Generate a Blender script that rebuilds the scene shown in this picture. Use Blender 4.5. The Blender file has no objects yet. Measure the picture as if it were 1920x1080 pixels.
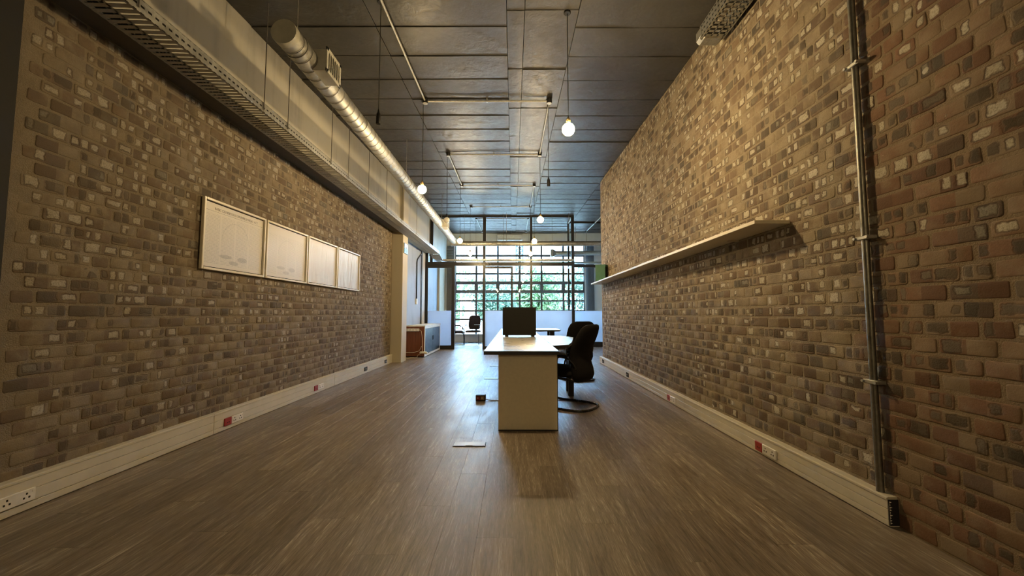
import bpy, bmesh, math, random
from mathutils import Vector, Matrix
random.seed(7)
S = bpy.context.scene
C = S.collection
PI = math.pi
R = math.radians

# ------------------------------------------------------------------ camera
F_PX = 730.0
CAM_H = 1.1
PITCH = math.atan(48 / F_PX)
YAW = math.atan(2 / F_PX)
cam_d = bpy.data.cameras.new('camera')
cam_d.sensor_width = 36
cam_d.lens = 36 * F_PX / 1920
cam_d.clip_start = 0.02
cam_d.clip_end = 600
cam = bpy.data.objects.new('camera', cam_d)
C.objects.link(cam)
cam.location = (0, 0, CAM_H)
cam.rotation_euler = (PI / 2 + PITCH, 0, YAW)
S.camera = cam

# ------------------------------------------------------------------ light
SKY = 20.0
BULB = 300.0
world = bpy.data.worlds.new('sky')
S.world = world
world.use_nodes = True
wn = world.node_tree.nodes['Background']
wn.inputs[0].default_value = (0.43, 0.69, 1.0, 1)
wn.inputs[1].default_value = SKY
sun_d = bpy.data.lights.new('sun', 'SUN')
sun_d.energy = 16.0
sun_d.angle = R(1.0)
sun_d.color = (1, .95, .85)
sun = bpy.data.objects.new('sun', sun_d)
C.objects.link(sun)
sun.rotation_euler = (R(38), 0, R(-20))      # from behind the building, onto the trees
S.view_settings.view_transform = 'Standard'
S.view_settings.look = 'None'
S.view_settings.exposure = 0.48
S.view_settings.gamma = 1.0
S.view_settings.use_curve_mapping = False
S.cycles.transparent_max_bounces = 24
S.cycles.filter_width = 1.0
S.cycles.max_bounces = 10
S.cycles.diffuse_bounces = 5
S.cycles.sample_clamp_indirect = 6.0
S.cycles.caustics_reflective = False
S.cycles.caustics_refractive = False


# ------------------------------------------------------------------ helpers
def wloc(o):
    v = Vector((0, 0, 0))
    while o is not None:
        v = v + Vector(o.location)
        o = o.parent
    return v


def tag(o, label=None, cat=None, group=None, kind=None):
    if label: o['label'] = label
    if cat: o['category'] = cat
    if group: o['group'] = group
    if kind: o['kind'] = kind
    return o


def thing(name, label, cat, loc=(0, 0, 0), rz=0, group=None):
    o = bpy.data.objects.new(name, None)
    o.empty_display_size = .1
    C.objects.link(o)
    o.location = loc
    o.rotation_euler = (0, 0, rz)
    return tag(o, label, cat, group)


class MB:
    def __init__(s):
        s.v = []
        s.f = []

    def add(s, vs, fs):
        b = len(s.v)
        s.v += [tuple(p) for p in vs]
        s.f += [tuple(i + b for i in f) for f in fs]
        return s

    def box(s, x0, x1, y0, y1, z0, z1, b=0.0):
        if x0 > x1: x0, x1 = x1, x0
        if y0 > y1: y0, y1 = y1, y0
        if z0 > z1: z0, z1 = z1, z0
        if b <= 0:
            vs = [(x, y, z) for x in (x0, x1) for y in (y0, y1) for z in (z0, z1)]
            fs = [(0, 1, 3, 2), (4, 6, 7, 5), (0, 4, 5, 1), (2, 3, 7, 6), (0, 2, 6, 4), (1, 5, 7, 3)]
            return s.add(vs, fs)
        b = min(b, (x1 - x0) * .45, (y1 - y0) * .45, (z1 - z0) * .45)
        # chamfered box: three vertices per corner
        X = (x0, x1); Y = (y0, y1); Z = (z0, z1)
        vs = []; idx = {}
        for i in (0, 1):
            for j in (0, 1):
                for k in (0, 1):
                    sx, sy, sz = (b if i == 0 else -b), (b if j == 0 else -b), (b if k == 0 else -b)
                    idx[i, j, k, 0] = len(vs); vs.append((X[i], Y[j] + sy, Z[k] + sz))
                    idx[i, j, k, 1] = len(vs); vs.append((X[i] + sx, Y[j], Z[k] + sz))
                    idx[i, j, k, 2] = len(vs); vs.append((X[i] + sx, Y[j] + sy, Z[k]))
        fs = []
        for i in (0, 1):
            q = [idx[i, 0, 0, 0], idx[i, 1, 0, 0], idx[i, 1, 1, 0], idx[i, 0, 1, 0]]
            fs.append(tuple(q if i else q[::-1]))
            q = [idx[0, i, 0, 1], idx[1, i, 0, 1], idx[1, i, 1, 1], idx[0, i, 1, 1]]
            fs.append(tuple(q[::-1] if i else q))
            q = [idx[0, 0, i, 2], idx[1, 0, i, 2], idx[1, 1, i, 2], idx[0, 1, i, 2]]
            fs.append(tuple(q if i else q[::-1]))
        for i in (0, 1):
            for j in (0, 1):
                fs.append((idx[i, j, 0, 0], idx[i, j, 0, 1], idx[i, j, 1, 1], idx[i, j, 1, 0]))
                fs.append((idx[i, 0, j, 0], idx[i, 0, j, 2], idx[i, 1, j, 2], idx[i, 1, j, 0]))
                fs.append((idx[0, i, j, 1], idx[0, i, j, 2], idx[1, i, j, 2], idx[1, i, j, 1]))
                for k in (0, 1):
                    fs.append((idx[i, j, k, 0], idx[i, j, k, 1], idx[i, j, k, 2]))
        return s.add(vs, fs)

    def tube(s, pts, r, n=10, closed=False, caps=True, radii=None, sx=1.0):
        pts = [Vector(p) for p in pts]
        m = len(pts)
        tang = []
        for i in range(m):
            a = pts[i - 1] if (i > 0 or closed) else pts[i]
            b = pts[(i + 1) % m] if (i < m - 1 or closed) else pts[i]
            t = (b - a)
            tang.append(t.normalized() if t.length > 1e-9 else Vector((0, 0, 1)))
        up = Vector((0, 0, 1)) if abs(tang[0].z) < .9 else Vector((1, 0, 0))
        nrm = (up - tang[0] * up.dot(tang[0])).normalized()
        base = len(s.v)
        for i in range(m):
            t = tang[i]
            nrm = nrm - t * nrm.dot(t)
            nrm = nrm.normalized() if nrm.length > 1e-6 else t.orthogonal().normalized()
            bn = t.cross(nrm)
            rr = radii[i] if radii else r
            for k in range(n):
                a = 2 * PI * k / n
                p = pts[i] + nrm * (math.cos(a) * rr) + bn * (math.sin(a) * rr * sx)
                s.v.append(tuple(p))
        rng = m if closed else m - 1
        for i in range(rng):
            a = base + i * n; b = base + ((i + 1) % m) * n
            for k in range(n):
                s.f.append((a + k, a + (k + 1) % n, b + (k + 1) % n, b + k))
        if caps and not closed:
            s.f.append(tuple(base + k for k in range(n))[::-1])
            s.f.append(tuple(base + (m - 1) * n + k for k in range(n)))
        return s

    def rings(s, rings, cap=True):
        n = len(rings[0]); base = len(s.v)
        for r_ in rings: s.v += [tuple(p) for p in r_]
        for i in range(len(rings) - 1):
            a = base + i * n; b = a + n
            for k in range(n):
                s.f.append((a + k, a + (k + 1) % n, b + (k + 1) % n, b + k))
        if cap:
            s.f.append(tuple(base + k for k in range(n))[::-1])
            s.f.append(tuple(base + (len(rings) - 1) * n + k for k in range(n)))
        return s

    def lathe(s, prof, c=(0, 0, 0), n=20):
        # prof: (radius, z) from bottom to top
        rr = []
        for r_, z in prof:
            rr.append([(c[0] + r_ * math.cos(2 * PI * k / n), c[1] + r_ * math.sin(2 * PI * k / n), c[2] + z) for k in range(n)])
        return s.rings(rr)

    def prism(s, poly, axis, a, b):
        # polygon in the two other axes, pushed from a to b along axis
        n = len(poly)
        def P(p, t):
            return {'x': (t, p[0], p[1]), 'y': (p[0], t, p[1]), 'z': (p[0], p[1], t)}[axis]
        vs = [P(p, a) for p in poly] + [P(p, b) for p in poly]
        fs = [tuple(range(n))[::-1], tuple(range(n, 2 * n))]
        fs += [(k, (k + 1) % n, n + (k + 1) % n, n + k) for k in range(n)]
        return s.add(vs, fs)

    def mesh(s, name, off=(0, 0, 0), smooth=False):
        me = bpy.data.meshes.new(name)
        ox, oy, oz = off
        me.from_pydata([(x - ox, y - oy, z - oz) for x, y, z in s.v], [], s.f)
        bm = bmesh.new(); bm.from_mesh(me)
        bmesh.ops.recalc_face_normals(bm, faces=bm.faces)
        bm.to_mesh(me); bm.free()
        if smooth:
            for p in me.polygons: p.use_smooth = True
        me.update()
        return me

    def build(s, name, m, parent=None, local=False, smooth=False, label=None, cat=None, group=None, kind=None, angle=None):
        if parent is not None:
            off = (0, 0, 0) if local else wloc(parent)
            loc = (0, 0, 0)
        else:
            xs = [p[0] for p in s.v]; ys = [p[1] for p in s.v]; zs = [p[2] for p in s.v]
            off = ((min(xs) + max(xs)) / 2, (min(ys) + max(ys)) / 2, min(zs))
            loc = off
        me = s.mesh(name, off, smooth)
        if angle is not None:
            for p in me.polygons: p.use_smooth = True
            me.set_sharp_from_angle(angle=R(angle))
        me.materials.append(m)
        o = bpy.data.objects.new(name, me)
        C.objects.link(o)
        o.parent = parent
        o.location = loc
        return tag(o, label, cat, group, kind)


def copy_tree(o, parent=None):
    c = o.copy(); C.objects.link(c); c.parent = parent
    for ch in list(o.children): copy_tree(ch, c)
    return c


def smooth_path(pts, k=6, closed=False):
    P = [Vector(p) for p in pts]; n = len(P); out = []
    rng = n if closed else n - 1
    for i in range(rng):
        p0 = P[(i - 1) % n] if (closed or i > 0) else P[i]
        p1 = P[i]; p2 = P[(i + 1) % n]
        p3 = P[(i + 2) % n] if (closed or i + 2 < n) else p2
        for j in range(k):
            t = j / k
            out.append(.5 * ((2 * p1) + (p2 - p0) * t + (2 * p0 - 5 * p1 + 4 * p2 - p3) * t * t + (3 * p1 - p0 - 3 * p2 + p3) * t ** 3))
    if not closed: out.append(P[-1])
    return out


def arc_path(pts, r, k=5):
    # polyline with rounded corners
    P = [Vector(p) for p in pts]; out = [P[0]]
    for i in range(1, len(P) - 1):
        a = (P[i - 1] - P[i]); b = (P[i + 1] - P[i])
        rr = min(r, a.length * .49, b.length * .49)
        a = P[i] + a.normalized() * rr; b = P[i] + b.normalized() * rr
        for j in range(k + 1):
            t = j / k
            out.append((1 - t) ** 2 * a + 2 * t * (1 - t) * P[i] + t * t * b)
    out.append(P[-1])
    return out


def px(X, Y, Z):
    # where a world point falls in the 1920 x 1080 frame (only used to find which bricks show largest)
    cy, sy = math.cos(YAW), math.sin(YAW); c, s_ = math.cos(PITCH), math.sin(PITCH)
    X, Y = X * cy + Y * sy, Y * cy - X * sy
    d = Z - CAM_H; zc = Y * c + d * s_
    if zc < .05: return None
    return 960 + F_PX * X / zc, 540 - F_PX * (d * c - Y * s_) / zc, zc


# ------------------------------------------------------------------ materials
class NG:
    def __init__(s, name):
        s.m = bpy.data.materials.new(name); s.m.use_nodes = True
        s.t = s.m.node_tree; s.t.nodes.clear()
        s.out = s.t.nodes.new('ShaderNodeOutputMaterial')

    def n(s, typ, **kw):
        nd = s.t.nodes.new(typ)
        for k, v in kw.items(): setattr(nd, k, v)
        return nd

    def set(s, sock, v):
        if isinstance(v, bpy.types.NodeSocket): s.t.links.new(v, sock)
        elif isinstance(v, (tuple, list)):
            if sock.type == 'RGBA' and len(v) == 3: v = (*v, 1)
            sock.default_value = v
        else: sock.default_value = v

    def math(s, op, a, b=None, c=None, clamp=False):
        nd = s.n('ShaderNodeMath', operation=op, use_clamp=clamp)
        s.set(nd.inputs[0], a)
        if b is not None: s.set(nd.inputs[1], b)
        if c is not None: s.set(nd.inputs[2], c)
        return nd.outputs[0]

    def sm(s, v, a, b, lo=0.0, hi=1.0):
        nd = s.n('ShaderNodeMapRange', interpolation_type='SMOOTHSTEP')
        s.set(nd.inputs[0], v); s.set(nd.inputs[1], a); s.set(nd.inputs[2], b)
        s.set(nd.inputs[3], lo); s.set(nd.inputs[4], hi)
        return nd.outputs[0]

    def mix(s, f, a, b, blend='MIX'):
        nd = s.n('ShaderNodeMix', data_type='RGBA', blend_type=blend)
        s.set(nd.inputs[0], f); s.set(nd.inputs[6], a); s.set(nd.inputs[7], b)
        return nd.outputs[2]

    def xyz(s, a, b, c):
        nd = s.n('ShaderNodeCombineXYZ')
        s.set(nd.inputs[0], a); s.set(nd.inputs[1], b); s.set(nd.inputs[2], c)
        return nd.outputs[0]

    def pos(s):
        g = s.n('ShaderNodeNewGeometry'); sp = s.n('ShaderNodeSeparateXYZ')
        s.t.links.new(g.outputs['Position'], sp.inputs[0])
        return g.outputs['Position'], sp.outputs[0], sp.outputs[1], sp.outputs[2]

    def objpos(s):
        g = s.n('ShaderNodeTexCoord'); sp = s.n('ShaderNodeSeparateXYZ')
        s.t.links.new(g.outputs['Object'], sp.inputs[0])
        return g.outputs['Object'], sp.outputs[0], sp.outputs[1], sp.outputs[2]

    def noise(s, vec, scale, detail=3.0, rough=.55, dist=0.0):
        nd = s.n('ShaderNodeTexNoise')
        s.set(nd.inputs['Vector'], vec); s.set(nd.inputs['Scale'], scale)
        s.set(nd.inputs['Detail'], detail); s.set(nd.inputs['Roughness'], rough); s.set(nd.inputs['Distortion'], dist)
        return nd.outputs[0]

    def white(s, vec):
        nd = s.n('ShaderNodeTexWhiteNoise', noise_dimensions='3D')
        s.set(nd.inputs['Vector'], vec)
        sp = s.n('ShaderNodeSeparateColor'); s.t.links.new(nd.outputs['Color'], sp.inputs[0])
        return nd.outputs['Value'], sp.outputs[0], sp.outputs[1], sp.outputs[2]

    def ramp(s, f, stops):
        nd = s.n('ShaderNodeValToRGB'); e = nd.color_ramp.elements
        while len(e) < len(stops): e.new(.5)
        for i, (p, c) in enumerate(stops):
            e[i].position = p; e[i].color = (*c, 1)
        s.set(nd.inputs[0], f)
        return nd.outputs[0]

    def bump(s, h, strength, dist):
        nd = s.n('ShaderNodeBump')
        s.set(nd.inputs['Strength'], strength); s.set(nd.inputs['Distance'], dist); s.set(nd.inputs['Height'], h)
        return nd.outputs[0]

    def bsdf(s, color, rough=.5, metal=0.0, normal=None, spec=.5, emit=None, estr=0.0, coat=0.0):
        b = s.n('ShaderNodeBsdfPrincipled')
        s.set(b.inputs['Base Color'], color); s.set(b.inputs['Roughness'], rough); s.set(b.inputs['Metallic'], metal)
        s.set(b.inputs['Specular IOR Level'], spec)
        if normal is not None: s.t.links.new(normal, b.inputs['Normal'])
        if emit is not None:
            s.set(b.inputs['Emission Color'], emit); b.inputs['Emission Strength'].default_value = estr
        if coat: b.inputs['Coat Weight'].default_value = coat
        s.t.links.new(b.outputs[0], s.out.inputs[0])
        return s.m


def simple(name, col, rough=.5, metal=0.0, var=.12, scale=12.0, bump=0.0, bscale=80.0, spec=.5, stretch=(1, 1, 1)):
    g = NG(name)
    p, x, y, z = g.objpos()
    if stretch != (1, 1, 1):
        p = g.xyz(g.math('MULTIPLY', x, stretch[0]), g.math('MULTIPLY', y, stretch[1]), g.math('MULTIPLY', z, stretch[2]))
    n = g.noise(p, scale, 4.0, .6)
    lo = tuple(c * (1 - var) for c in col); hi = tuple(min(1, c * (1 + var)) for c in col)
    c = g.ramp(n, [(.3, lo), (.7, hi)])
    nr = None
    if bump > 0: nr = g.bump(g.noise(p, bscale, 3.0), bump, .003)
    return g.bsdf(c, g.sm(n, .2, .8, max(.03, rough - .06), min(1, rough + .06)), metal, nr, spec)


COURSE = 0.0826
UNIT = 0.0575


def brick_material(name, brick):
    g = NG(name)
    p, x, y, z = g.pos()
    # x separates the two walls, so each has its own pattern
    seed = g.math('ROUND', x)
    redzone = g.math('MULTIPLY', g.sm(g.math('ADD', y, g.math('MULTIPLY', g.noise(p, 3.0), .3)), 2.55, 2.15), g.math('GREATER_THAN', x, 0.0))
    left = g.math('LESS_THAN', x, 0.0)
    rowf = g.math('DIVIDE', z, COURSE); row = g.math('FLOOR', rowf); vf = g.math('FRACT', rowf)
    cu = g.math('DIVIDE', y, UNIT); ci = g.math('FLOOR', cu); cf = g.math('FRACT', cu)
    w0, r1, r2, r3 = g.white(g.xyz(ci, row, seed))
    w1, s1, s2, s3 = g.white(g.xyz(g.math('ADD', ci, 57.3), row, g.math('ADD', seed, 9.1)))
    par = g.math('FLOORED_MODULO', g.math('ADD', row, 1.0), 2.0)
    cb = g.math('DIVIDE', g.math('SUBTRACT', cu, par), 2.0); cbi = g.math('FLOOR', cb); cbf = g.math('FRACT', cb)
    b0, t1, t2, t3 = g.white(g.xyz(cbi, row, g.math('ADD', seed, 31.7)))
    big = g.math('LESS_THAN', t3, .42)          # the patch fills half a brick instead of a quarter
    cellw = g.math('ADD', UNIT, g.math('MULTIPLY', big, UNIT))
    def pick(a_, b_): return g.math('ADD', a_, g.math('MULTIPLY', big, g.math('SUBTRACT', b_, a_)))
    cf = pick(cf, cbf)
    w2, q1, q2, q3 = g.white(g.xyz(cbi, row, g.math('ADD', seed, 77.7)))
    r1, r2, r3, s1 = pick(r1, q1), pick(r2, q2), pick(r3, q3), pick(s1, w2)
    n_mid = g.noise(p, 25.0, 3.0, .6)
    n_mid2 = g.noise(g.xyz(g.math('ADD', x, 7.0), y, z), 27.0, 3.0, .6)
    n_fine = g.noise(p, 130.0, 4.0, .65)
    n_big = g.noise(p, 1.6, 4.0, .6)
    n_smear = g.noise(p, 7.0, 4.0, .62)
    mortar = g.ramp(g.math('ADD', g.math('MULTIPLY', n_fine, .45), g.math('MULTIPLY', n_smear, .55)),
                    [(.3, (.185, .148, .098)), (.5, (.270, .220, .150)), (.72, (.370, .308, .218))])
    if brick:
        # tone of each half brick
        base = g.ramp(b0, [(0.0, (.130, .094, .066)), (.25, (.175, .125, .085)), (.5, (.215, .152, .102)), (.75, (.205, .160, .115)), (1.0, (.270, .212, .150))])
        red = g.ramp(b0, [(0.0, (.150, .075, .048)), (.35, (.225, .112, .068)), (.7, (.255, .142, .086)), (1.0, (.215, .155, .105))])
        base = g.mix(g.math('MULTIPLY', redzone, .72), base, red)
        base = g.mix(g.sm(n_fine, .25, .8, 0.0, .38), base, (.10, .068, .046))
        smear = g.math('MULTIPLY', g.sm(g.math('ADD', n_smear, g.math('MULTIPLY', g.math('SUBTRACT', t1, .5), .35)), .38, .66), g.sm(redzone, 0.0, 1.0, .85, .40))
        base = g.mix(smear, base, mortar)
        # kiln-flashed rounded patches: a dark ring with a pale or grey heart
        hw = g.math('MULTIPLY', g.sm(r1, 0.0, 1.0, .30, .46), cellw)
        hh = g.math('MULTIPLY', g.sm(r2, 0.0, 1.0, .26, .40), COURSE)
        jx = g.math('MULTIPLY', g.math('SUBTRACT', n_mid, .5), .034)
        jy = g.math('MULTIPLY', g.math('SUBTRACT', n_mid2, .5), .030)
        qx = g.math('ADD', g.math('SUBTRACT', g.math('ABSOLUTE', g.math('ADD', g.math('MULTIPLY', g.math('SUBTRACT', cf, .5), cellw), jx)), hw), .010)
        qy = g.math('ADD', g.math('SUBTRACT', g.math('ABSOLUTE', g.math('ADD', g.math('MULTIPLY', g.math('SUBTRACT', vf, .53), COURSE), jy)), hh), .010)
        mx = g.math('MAXIMUM', qx, 0.0); my = g.math('MAXIMUM', qy, 0.0)
        d = g.math('SUBTRACT', g.math('ADD', g.math('SQRT', g.math('ADD', g.math('MULTIPLY', mx, mx), g.math('MULTIPLY', my, my))),
                                      g.math('MINIMUM', g.math('MAXIMUM', qx, qy), 0.0)), .010)
        # how many cells carry a patch: fewer at the foot of the wall
        prob = g.math('ADD', g.sm(z, .15, 1.7, .30, .60), g.math('MULTIPLY', g.math('SUBTRACT', n_big, .5), .35))
        has = g.math('LESS_THAN', r3, prob)
        ring = g.math('MULTIPLY', g.sm(d, .004, -.003), has)
        core = g.math('MULTIPLY', g.math('MULTIPLY', g.sm(d, -.002, -.011), has), g.sm(n_fine, .30, .52, .68, 1.0))
        palef = g.math('LESS_THAN', s1, g.math('SUBTRACT', g.sm(z, .2, 1.9, .25, .68), g.math('MULTIPLY', redzone, .35)))
        pale = g.ramp(n_fine, [(.25, (.34, .300, .230)), (.75, (.60, .545, .435))])
        grey = g.ramp(g.math('ADD', g.math('MULTIPLY', s2, .7), g.math('MULTIPLY', n_fine, .3)), [(.1, (.070, .056, .042)), (.6, (.125, .100, .074)), (1.0, (.22, .182, .135))])
        heart = g.mix(palef, grey, pale)
        base = g.mix(g.math('MULTIPLY', ring, g.sm(s3, 0.0, 1.0, .30, .85)), base, (.080, .060, .046))
        base = g.mix(g.math('MULTIPLY', core, .92), base, heart)
        # whole dark bricks here and there
        base = g.mix(g.math('MULTIPLY', g.math('LESS_THAN', t2, .045), .6), base, (.070, .064, .054))
        # chips of old white paint
        chip = g.math('MULTIPLY', g.sm(g.noise(p, 9.0, 2.0, .5), .735, .755), g.sm(n_mid, .40, .5))
        base = g.mix(g.math('MULTIPLY', chip, .8), base, (.55, .50, .42))
        h = g.math('ADD', g.math('ADD', g.math('MULTIPLY', n_fine, .45), g.math('MULTIPLY', n_mid, .6)),
                   g.math('SUBTRACT', g.math('MULTIPLY', core, .35), g.math('MULTIPLY', ring, .55)))
        nr = g.bump(h, .6, .005)
    else:
        base = g.mix(g.math('MULTIPLY', redzone, .5), mortar, (.215, .145, .085))
        nr = g.bump(g.math('ADD', n_fine, n_mid), .8, .006)
    base = g.mix(g.math('MULTIPLY', left, .30), base, (.118, .094, .064))
    return g.bsdf(base, .82, 0.0, nr, .3)


def floor_material():
    g = NG('wood_vinyl')
    p, x, y, z = g.pos()
    col = g.math('FLOOR', g.math('DIVIDE', x, .18))
    off = g.math('MULTIPLY', g.math('FRACT', g.math('MULTIPLY', col, .37)), 1.22)
    rowi = g.math('FLOOR', g.math('DIVIDE', g.math('SUBTRACT', y, off), 1.22))
    w, a, b, c = g.white(g.xyz(col, rowi, 3.3))
    sh = g.math('MULTIPLY', a, 40.0)
    wob = g.math('MULTIPLY', g.noise(g.xyz(g.math('MULTIPLY', x, 6.0), g.math('ADD', g.math('MULTIPLY', y, 1.4), sh), 0.0), 1.0, 2.0), .05)
    xw = g.math('ADD', x, wob)
    g1 = g.noise(g.xyz(g.math('MULTIPLY', xw, 42.0), g.math('ADD', g.math('MULTIPLY', y, 2.6), sh), w), 1.0, 4.0, .6)
    g2 = g.noise(g.xyz(g.math('MULTIPLY', xw, 230.0), g.math('ADD', g.math('MULTIPLY', y, 13.0), sh), w), 1.0, 3.0, .6)
    g3 = g.noise(g.xyz(g.math('MULTIPLY', x, 6.0), g.math('MULTIPLY', y, 2.0), 0.0), 1.0, 4.0, .6)
    v = g.math('ADD', g.math('ADD', g.math('MULTIPLY', g1, .42), g.math('MULTIPLY', g2, .43)), g.math('MULTIPLY', g3, .15))
    cc = g.ramp(v, [(.34, (.070, .051, .037)), (.45, (.162, .127, .097)), (.55, (.240, .197, .155)), (.64, (.470, .405, .330))])
    tone = g.sm(b, 0.0, 1.0, .84, 1.14)
    cc = g.mix(1.0, cc, g.xyz(tone, tone, tone), 'MULTIPLY')
    rough = g.math('ADD', g.sm(g3, .3, .7, .29, .39), g.math('MULTIPLY', g2, .12))
    return g.bsdf(cc, rough, 0.0, g.bump(g.math('ADD', g.math('MULTIPLY', g1, .5), g2), .45, .0018), .5)


def ceiling_material():
    g = NG('dark_painted_insulation')
    p, x, y, z = g.pos()
    n1 = g.noise(p, 2.2, 4.0, .6); n2 = g.noise(p, 22.0, 3.0, .6); n3 = g.noise(p, 9.0, 3.0, .6, 1.0)
    c = g.ramp(n1, [(.3, (.030, .0285, .027)), (.7, (.048, .046, .043))])
    h = g.math('ADD', g.math('MULTIPLY', n3, g.sm(n1, .45, .65)), g.math('MULTIPLY', n2, .25))
    return g.bsdf(c, g.sm(n3, .3, .7, .40, .52), 0.0, g.bump(h, .45, .012), .5)


def plaster_material(name, col, stain=.35, streak=True):
    g = NG(name)
    p, x, y, z = g.pos()
    n1 = g.noise(p, 1.7, 5.0, .65); n2 = g.noise(g.xyz(g.math('MULTIPLY', x, 9.0), g.math('MULTIPLY', y, 9.0), g.math('MULTIPLY', z, .7)), 1.0, 4.0, .6)
    n3 = g.noise(p, 60.0, 3.0)
    f = g.math('MULTIPLY', g.sm(g.math('ADD', g.math('MULTIPLY', n1, .5), g.math('MULTIPLY', n2, .5)), .46, .72), stain)
    c = g.mix(f, col, tuple(k * .45 for k in col))
    return g.bsdf(c, .7, 0.0, g.bump(n3, .25, .002), .3)


def metal_material(name, col, rough, perf=False):
    g = NG(name)
    p, x, y, z = g.pos()
    n = g.noise(p, 14.0, 4.0, .6)
    v = g.n('ShaderNodeTexVoronoi'); g.set(v.inputs['Vector'], p); g.set(v.inputs['Scale'], 55.0)
    sp = g.n('ShaderNodeSeparateColor'); g.t.links.new(v.outputs['Color'], sp.inputs[0])
    f = g.math('ADD', g.math('MULTIPLY', n, .7), g.math('MULTIPLY', sp.outputs[0], .3))
    c = g.ramp(f, [(.25, tuple(k * .72 for k in col)), (.75, col)])
    if perf:
        fy = g.math('ABSOLUTE', g.math('SUBTRACT', g.math('FRACT', g.math('DIVIDE', y, .048)), .5))
        fz = g.math('ABSOLUTE', g.math('SUBTRACT', g.math('FRACT', g.math('DIVIDE', z, .045)), .5))
        hole = g.math('MULTIPLY', g.math('LESS_THAN', fy, .26), g.math('LESS_THAN', fz, .15))
        c = g.mix(hole, c, (.02, .02, .02))
    return g.bsdf(c, g.sm(n, .3, .7, rough - .08, rough + .1), .9, None, .5)


def glass_material(name, tint=(.93, .98, 1.0), amount=.55):
    g = NG(name)
    fr = g.n('ShaderNodeFresnel'); fr.inputs[0].default_value = 1.45
    tr = g.n('ShaderNodeBsdfTransparent'); g.set(tr.inputs[0], tint)
    gl = g.n('ShaderNodeBsdfGlossy'); gl.inputs['Roughness'].default_value = .02
    mx = g.n('ShaderNodeMixShader')
    g.t.links.new(g.math('MULTIPLY', fr.outputs[0], amount), mx.inputs[0])
    g.t.links.new(tr.outputs[0], mx.inputs[1]); g.t.links.new(gl.outputs[0], mx.inputs[2])
    g.t.links.new(mx.outputs[0], g.out.inputs[0])
    return g.m


def frosted_material():
    g = NG('frosted_film')
    p, x, y, z = g.pos()
    n = g.noise(p, 3.0, 3.0)
    tl = g.n('ShaderNodeBsdfTranslucent'); g.set(tl.inputs[0], g.mix(n, (.62, .70, .82), (.80, .86, .94)))
    df = g.n('ShaderNodeBsdfDiffuse'); g.set(df.inputs[0], (.70, .74, .80))
    gl = g.n('ShaderNodeBsdfGlossy'); gl.inputs['Roughness'].default_value = .25; g.set(gl.inputs[0], (.8, .8, .8))
    tp = g.n('ShaderNodeBsdfTransparent'); g.set(tp.inputs[0], (.85, .9, .95))
    def mixs(f, a, b):
        m = g.n('ShaderNodeMixShader'); m.inputs[0].default_value = f
        g.t.links.new(a, m.inputs[1]); g.t.links.new(b, m.inputs[2]); return m.outputs[0]
    o = mixs(.35, tl.outputs[0], df.outputs[0]); o = mixs(.05, o, gl.outputs[0]); o = mixs(.10, o, tp.outputs[0])
    g.t.links.new(o, g.out.inputs[0])
    return g.m


def wood_material(name, lo, hi, rough=.4, axis='z'):
    g = NG(name)
    p, x, y, z = g.objpos()
    q = {'z': (40, 40, 2.5), 'y': (40, 2.5, 40), 'x': (2.5, 40, 40)}[axis]
    n = g.noise(g.xyz(g.math('MULTIPLY', x, q[0]), g.math('MULTIPLY', y, q[1]), g.math('MULTIPLY', z, q[2])), 1.0, 4.0, .6)
    return g.bsdf(g.ramp(n, [(.3, lo), (.7, hi)]), rough)


def emit_material(name, col, strength):
    g = NG(name)
    e = g.n('ShaderNodeEmission'); g.set(e.inputs[0], col); e.inputs[1].default_value = strength
    g.t.links.new(e.outputs[0], g.out.inputs[0])
    return g.m


def poster_material(name, ink, rows=46, crumple=0.0):
    # a printed wall chart: columns of fine text lines and soft grey diagrams, local y across, z up
    g = NG(name)
    p, x, y, z = g.objpos()
    ln = g.math('LESS_THAN', g.math('FRACT', g.math('MULTIPLY', z, rows / .6)), .5)
    word = g.math('GREATER_THAN', g.noise(g.xyz(0.0, g.math('MULTIPLY', y, 120.0), g.math('FLOOR', g.math('MULTIPLY', z, rows / .6))), 1.0, 2.0), .47)
    colm = g.math('GREATER_THAN', g.math('FRACT', g.math('ADD', g.math('MULTIPLY', y, 5.2), .12)), .10)
    body = g.math('MULTIPLY', g.math('LESS_THAN', z, .525), g.math('GREATER_THAN', z, .06))
    txt = g.math('MULTIPLY', g.math('MULTIPLY', ln, word), g.math('MULTIPLY', colm, body))
    r1 = g.math('SQRT', g.math('ADD', g.math('POWER', g.math('MULTIPLY', g.math('SUBTRACT', y, .0), 1.0), 2.0), g.math('POWER', g.math('SUBTRACT', z, .30), 2.0)))
    arc = g.math('MULTIPLY', g.math('LESS_THAN', g.math('ABSOLUTE', g.math('SUBTRACT', r1, .185)), .006), g.math('GREATER_THAN', z, .30))
    def blob(cy, cz, ry, rz_):
        a = g.math('POWER', g.math('DIVIDE', g.math('SUBTRACT', y, cy), ry), 2.0)
        b = g.math('POWER', g.math('DIVIDE', g.math('SUBTRACT', z, cz), rz_), 2.0)
        return g.sm(g.math('ADD', a, b), 1.0, .7)
    bl = g.math('MAXIMUM', g.math('MAXIMUM', blob(-.13, .145, .09, .02), blob(.10, .14, .075, .028)), blob(-.02, .095, .07, .022))
    dark = g.math('MINIMUM', g.math('ADD', g.math('ADD', g.math('MULTIPLY', txt, .5), g.math('MULTIPLY', arc, .22)), g.math('MULTIPLY', bl, .6)), 1.0)
    c = g.mix(g.math('MULTIPLY', dark, ink), (.64, .61, .56), (.24, .24, .26))
    nr = None
    if crumple > 0:
        nr = g.bump(g.noise(g.xyz(0.0, g.math('MULTIPLY', y, 7.0), g.math('MULTIPLY', z, 1.8)), 1.0, 2.0, .5, .6), crumple, .06)
    return g.bsdf(c, .40, 0.0, nr, .4)


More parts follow.
